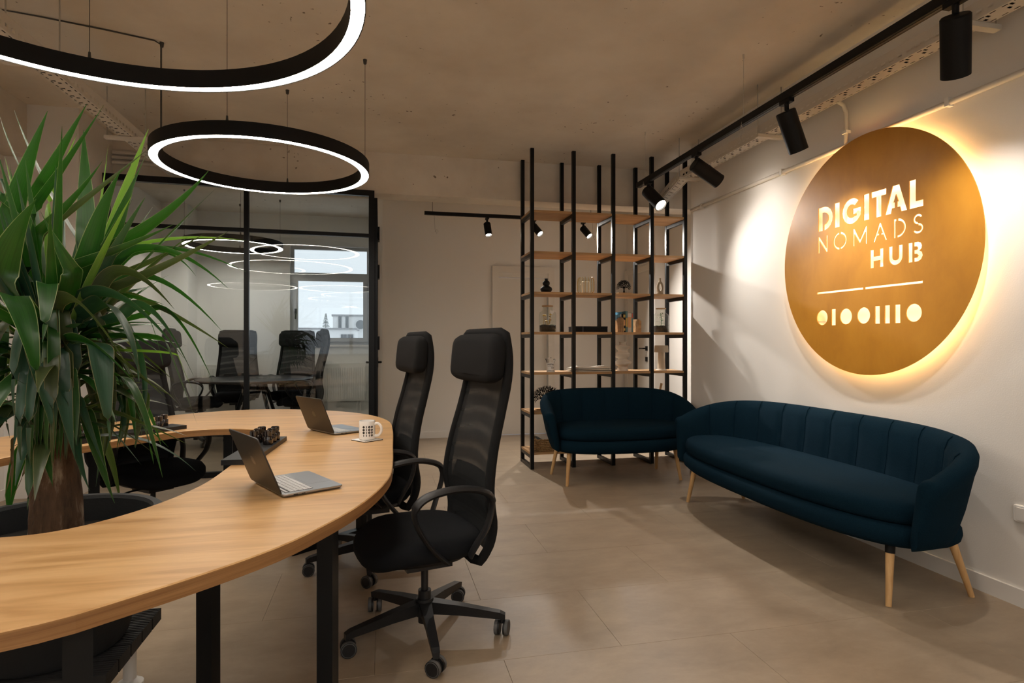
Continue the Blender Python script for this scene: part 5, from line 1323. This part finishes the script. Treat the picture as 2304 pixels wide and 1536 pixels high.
for lab, wd, hh, mat, y0, bands in (('pale blue paperback behind the slatted bookend', .034, .185, 'book_pale_blue', 5.93, [('paper', .10, .14)]), ('tall dark blue book beside the black and gold one', .022, .215, 'book_blue', 5.93, [('paper', .16, .19)]),
        ('black book with gold lettering on the shelf', .028, .195, 'book_black', 5.885, [('book_gold', .018, .042), ('book_gold', .155, .185), ('book_orange', .07, .13)]), ('slim teal book with a yellow spine print', .022, .222, 'book_teal', 5.885, [('book_gold', .06, .15)]),
        ('thick cream and orange book on the shelf', .042, .200, 'book_cream', 5.885, [('book_orange', .05, .16)]), ('thin grey book with a red top at the end of the row', .018, .205, 'book_teal', 5.885, [('book_red', .15, .20)])):
    if wd == .028: bx = xa + .083
    t = thing('book', lab, 'book', (bx, y0, SZ[3]), 0, 'books between the wooden bookends')
    b = MB(); b.bb(0, wd, -.075, .07, 0, hh); mk('cover', b, mat, t)
    b = MB(); b.bb(.002, wd - .002, -.07, .072, .003, hh + .0005); mk('pages', b, 'paper', t)
    for bm2, z0_, z1_ in bands:
        b = MB(); b.bb(.003, wd - .003, -.0758, -.075, z0_, z1_); mk('spine_print', b, bm2, t)
    bx += wd + .001

# mug of pens with printed lettering
t = thing('pen_mug', 'white printed mug holding glass stirrers and pens on the shelf', 'mug', put(1239, 4, 5.80))
b = MB(); b.lathe([(.001, 0), (.040, 0), (.042, .003), (.042, .092), (.039, .094), (.037, .09), (.037, .006), (.001, .006)], n=32); mk('mug_body', b, 'ceramic_white', t, True, angle=40)
def text_on(parent, s_, size, zc, R0, align='CENTER', shift=0.0, mat='print_black', bold=0.0, wscale=1.0):
    cu = bpy.data.curves.new('txt', 'FONT'); cu.body = s_; cu.size = size; cu.align_x = align; cu.offset = bold; cu.resolution_u = 2
    ob = bpy.data.objects.new('txt', cu); COL.objects.link(ob); bpy.context.view_layer.update()
    me = bpy.data.meshes.new_from_object(ob.evaluated_get(bpy.context.evaluated_depsgraph_get()))
    m = MB(); va_ = math.atan2(-5.8, -1.62)
    m.v = [Vector((R0 * math.cos(va_ + (v.co.x * wscale + shift) / R0), R0 * math.sin(va_ + (v.co.x * wscale + shift) / R0), zc + v.co.y)) for v in me.vertices]
    m.f = [list(p.vertices) for p in me.polygons]; m.mi = [0] * len(m.f)
    bpy.data.objects.remove(ob); bpy.data.meshes.remove(me)
    return mk('lettering', m, mat, parent)
text_on(t, 'DIGITAL', .019, .071, .0424, bold=.0008)
text_on(t, 'NOMADS', .015, .054, .0424, mat='print_grey')
text_on(t, 'HUB', .014, .038, .0424, shift=.019, bold=.0005)
b = MB(); va_ = math.atan2(-5.8, -1.62)
for k, c in enumerate('o|oo|||o'):
    u = -.030 + k * .0086; w_ = .0033 if c == 'o' else .0016
    b.add([Vector((.0424 * math.cos(va_ + (u + q) / .0424), .0424 * math.sin(va_ + (u + q) / .0424), z)) for q, z in ((-w_, .010), (w_, .010), (w_, .017), (-w_, .017))], [(0, 1, 2, 3)])
b.add([Vector((.0424 * math.cos(va_ + u / .0424), .0424 * math.sin(va_ + u / .0424), z)) for u, z in ((-.033, .027), (.033, .027), (.033, .0285), (-.033, .0285))], [(0, 1, 2, 3)])
mk('print', b, 'print_black', t)
for k in range(5):
    a = k * 1.3; p0 = Vector((.01 * math.cos(a), .01 * math.sin(a), .01)); p1 = Vector((.052 * math.cos(a), .04 * math.sin(a), .13 + .012 * (k % 2)))
    s_ = thing('pen', ('clear glass stirrer', 'white plastic pen', 'dark pen', 'clear stirrer with a ball end', 'white pen tipped forward')[k] + ' standing in the printed mug', 'pen', Vector(t.location), 0, 'pens in the printed mug')
    b = MB(); b.cyl(p0, p1, .0032, n=8); mk('pen_body', b, ('vessel_glass', 'white_plastic', 'black_plastic', 'steel', 'white_plastic')[k], s_, True)
    b = MB(); b.sphere(p1, .006, 8, 6); mk('pen_top', b, ('white_plastic', 'print_grey', 'black_plastic', 'white_plastic', 'print_black')[k], s_, True)

# folded cloth bundle
x0, x1 = shelf_x(1279, 5.84), shelf_x(1378, 5.84)
r_ = random.Random(8)
for layer in range(3):
    b = MB(); n1, n2 = 22, 8; top_, bot_ = [], []
    for i in range(n1 + 1):
        for j in range(n2 + 1):
            u, v = i / n1, j / n2; x = x0 + (x1 - x0) * u + .012 * layer * (1 - u); y = 5.73 + .22 * v + .008 * math.sin(5 * u + layer)
            ed = min(u, 1 - u, v, 1 - v) * 6; z = SZ[4] + .001 + layer * .017 + .0135 * min(1, ed) * (1 + .35 * math.sin(9 * u + 2 * layer) * math.sin(4 * v + layer)) + .0025
            top_.append(Vector((x, y, z))); bot_.append(Vector((x, y, SZ[4] + .001 + layer * .017)))
    I2 = lambda i, j: i * (n2 + 1) + j; off = len(top_)
    fs = []
    for i in range(n1):
        for j in range(n2):
            fs.append((I2(i, j), I2(i + 1, j), I2(i + 1, j + 1), I2(i, j + 1))); fs.append((off + I2(i, j + 1), off + I2(i + 1, j + 1), off + I2(i + 1, j), off + I2(i, j)))
    for i in range(n1): fs += [(I2(i, 0), off + I2(i, 0), off + I2(i + 1, 0), I2(i + 1, 0)), (I2(i + 1, n2), off + I2(i + 1, n2), off + I2(i, n2), I2(i, n2))]
    for j in range(n2): fs += [(I2(0, j + 1), off + I2(0, j + 1), off + I2(0, j), I2(0, j)), (I2(n1, j), off + I2(n1, j), off + I2(n1, j + 1), I2(n1, j + 1))]
    b.add(top_ + bot_, fs)
    tag(mk('folded_cloth', b, 'ceramic_cream' if layer < 2 else 'paper', smooth=True, angle=50), ('bottom', 'middle', 'top white')[layer] + ' folded cotton bag of the flat pile beside the printed mug', 'cloth', 'folded cloth bags on the shelf')

t = thing('wavy_vase', 'tall cream vase of stacked bulging waves', 'vase', put(1401, 4, 5.88))
b = MB(); n_ = 40
zz = [i / 60 for i in range(61)]
rg = []
for f in zz:
    z = f * .305; wv = .5 - .5 * math.cos(2 * PI * (f - .13) * 4 / 1.12) if .10 < f < .86 else 0
    r = .048 + .044 * wv * (1.05 if f < .5 else .85) if f > .1 else .058 - .012 * f * 3
    if f > .86: r = .042 - .010 * math.sin((f - .86) / .14 * PI)
    ph = 5 * f
    rg.append([Vector(((r + .012 * wv * math.cos(2 * PI * k / n_ * 1 - ph)) * math.cos(2 * PI * k / n_), r * math.sin(2 * PI * k / n_), z + .012 * wv * math.sin(2 * PI * k / n_ + ph))) for k in range(n_)])
b.loft(rg, True, True, False); mk('vase_body', b, 'ceramic_cream', t, True, angle=80)
b = MB(); b.lathe([(.042, .300), (.0425, .306), (.036, .306), (.034, .27), (.001, .25)], n=32); mk('vase_mouth', b, 'ceramic_cream', t, True)

t = thing('table_lamp', 'small beige mushroom table lamp at the end of the shelf', 'lamp', put(1488, 4, 5.90))
b = MB(); b.lathe([(.001, 0), (.055, 0), (.057, .004), (.055, .010), (.001, .011)], n=32); mk('lamp_base', b, 'white_plastic', t, True)
b = MB(); b.lathe([(.042, .011), (.036, .11), (.031, .20)], n=28, cap0=True, cap1=True); mk('lamp_stem', b, 'lamp_sand', t, True)
b = MB(); b.lathe([(.030, .196), (.074, .192), (.076, .196), (.072, .264), (.069, .267), (.001, .267)], n=32); mk('lamp_shade', b, 'lamp_sand', t, True, angle=35)

# stick handle on the lower shelf, and the wicker basket with papers
p0 = Vector((shelf_x(1482, 5.88), 5.88, SZ[5])); b = MB()
t = thing('pestle_bowl', 'wooden bowl with an upright wooden handle behind the short sofa', 'bowl', p0)
b.lathe([(.001, .004), (.05, 0), (.075, .03), (.085, .09), (.08, .09), (.07, .035), (.001, .012)], n=28); mk('bowl', b, 'shelf_wood', t, True)
b = MB(); b.tube([(-.03, 0, .02), (0, 0, .12), (.035, 0, .255)], [.010, .009, .014], 8); mk('wooden_handle', b, 'shelf_wood', t, True)
bc = Vector((1.66, 5.86, SZ[6]))
t = thing('wicker_basket', 'woven wicker basket on the lowest shelf board', 'basket', bc)
b = MB()
def bring(z, s_):
    return [Vector((x, y, z)) for x, y in superell(.135 * s_, .115 * s_, 6, 32)]
b.loft([bring(0, .93), bring(.005, .95), bring(.115, 1.0), bring(.12, 1.0), bring(.12, .94), bring(.012, .88)]); mk('basket_body', b, 'wicker', t, True, angle=40)
for k in range(7):
    b = MB(); pts = superell(.135 * (.955 + k * .0075) , .115 * (.955 + k * .0075), 6, 36)
    b.tube([Vector((x, y, .010 + k * .0175 + .003 * math.sin(i * PI))) for i, (x, y) in enumerate(pts)], .0075, 6, closed=True); mk('woven_strand', b, 'wicker', t, True)
for s_ in (-1,):
    b = MB(); b.tube(catmull([(s_ * .135, -.04, .11), (s_ * .14, -.03, .15), (s_ * .14, 0, .16), (s_ * .14, .03, .15), (s_ * .135, .04, .11)], 4, False), .009, 6); mk('basket_handle', b, 'wicker', t, True)
for k in range(3):
    b = MB(); b.box(bc + Vector((.01 * k, .005 * k, .095 + k * .018)), (.20, .17, .006), Matrix.Rotation(.1 * k, 3, 'Z') @ Matrix.Rotation(.12, 3, 'X'))
    tag(mk('magazine', b, 'paper' if k != 1 else 'print_grey'), ('lowest', 'grey middle', 'topmost white')[k] + ' magazine lying in the wicker basket', 'magazine', 'magazines in the basket')

# ------------------------------------------------------------------ outside the window
t = thing('far_building', 'tall pale building with a flat roof beyond the window', 'building', (-2.2, 52, -9))
def far(px, py, Y): return onY(px, py, Y)
a_, b_ = far(749, 740, 52), far(835, 712, 52)
b = MB(); b.bb(a_.x + 2.2, a_.x + 2.2 + 6.5, 0, 8, 0, b_.z + 9); mk('wall', b, 'outside_wall', t)
b = MB(); b.bb(a_.x + 2.1, a_.x + 8.8, -.1, 8, b_.z + 9, b_.z + 9.15); mk('roof', b, 'outside_roof', t)
for px in (765, 781):
    q = far(px, 725, 52); b = MB(); b.bb(q.x + 2.2 - .12, q.x + 2.2 + .12, -.08, 0, q.z + 9 - .6, q.z + 9 + .55); mk('drain_pipe', b, 'outside_dark', t)
q = far(811, 730, 51.5)
t2 = thing('satellite_dish', 'dark round satellite dish on the pale building', 'dish', (q.x, 51.6, q.z))
b = MB(); nd = 28
for r0_, r1_, y0_, y1_ in ((.36, .0, .0, .12),):
    b.loft([[Vector((r * math.cos(2 * PI * k / nd), y, r * math.sin(2 * PI * k / nd))) for k in range(nd)] for r, y in ((.38, 0), (.30, .05), (.18, .09), (.01, .11))]); mk('dish', b, 'outside_dark', t2, True)
b = MB(); b.cyl((0, .1, 0), (0, .4, 0), .04, n=8); mk('dish_arm', b, 'outside_dark', t2)
t = thing('low_building', 'long low pale building in front of the conifer beyond the window', 'building', (-6, 42, -9))
a_, b_ = far(640, 741, 42), far(800, 741, 42)
b = MB(); b.bb(a_.x + 6 - 4, b_.x + 6, 0, 5, 0, a_.z + 9); mk('wall', b, 'outside_wall', t)
b = MB(); b.bb(a_.x + 6 - 4.1, b_.x + 6.1, -.15, 5, a_.z + 9, a_.z + 9.12); mk('roof', b, 'outside_roof', t)
for px in (770, 777, 785, 792):
    q = far(px, 757, 42); b = MB(); b.bb(q.x + 6 - .09, q.x + 6 + .09, -.05, 0, q.z + 9 - .15, q.z + 9 + .15); mk('window', b, 'outside_dark', t)
q = far(733, 742, 48); tipz = far(733, 706, 48).z
t = thing('conifer_tree', 'dark conifer tree above the roofs beyond the window', 'tree', (q.x, 48, -9))
b = MB(); b.cyl((0, 0, 0), (0, 0, tipz + 8.6), .12, .02, 8); mk('trunk', b, 'conifer', t)
b = MB(); r_ = random.Random(4); hT = tipz + 9
for k in range(26):
    f = k / 25; z = hT - 2.6 * f - .05; R_ = .06 + .75 * f
    for m_ in range(9):
        a = r_.uniform(0, 2 * PI); p0 = Vector((0, 0, z)); p1 = Vector((R_ * math.cos(a), R_ * math.sin(a), z - .22 * R_ + .1)); sd = Vector((-math.sin(a), math.cos(a), 0)) * .07
        b.add([p0 - sd * .3, p0 + sd * .3, (p0 + p1) / 2 + sd + Vector((0, 0, -.06)), p1, (p0 + p1) / 2 - sd + Vector((0, 0, -.06))], [(0, 1, 2, 3, 4)])
o = mk('foliage', b, 'conifer', t); o['kind'] = 'stuff'
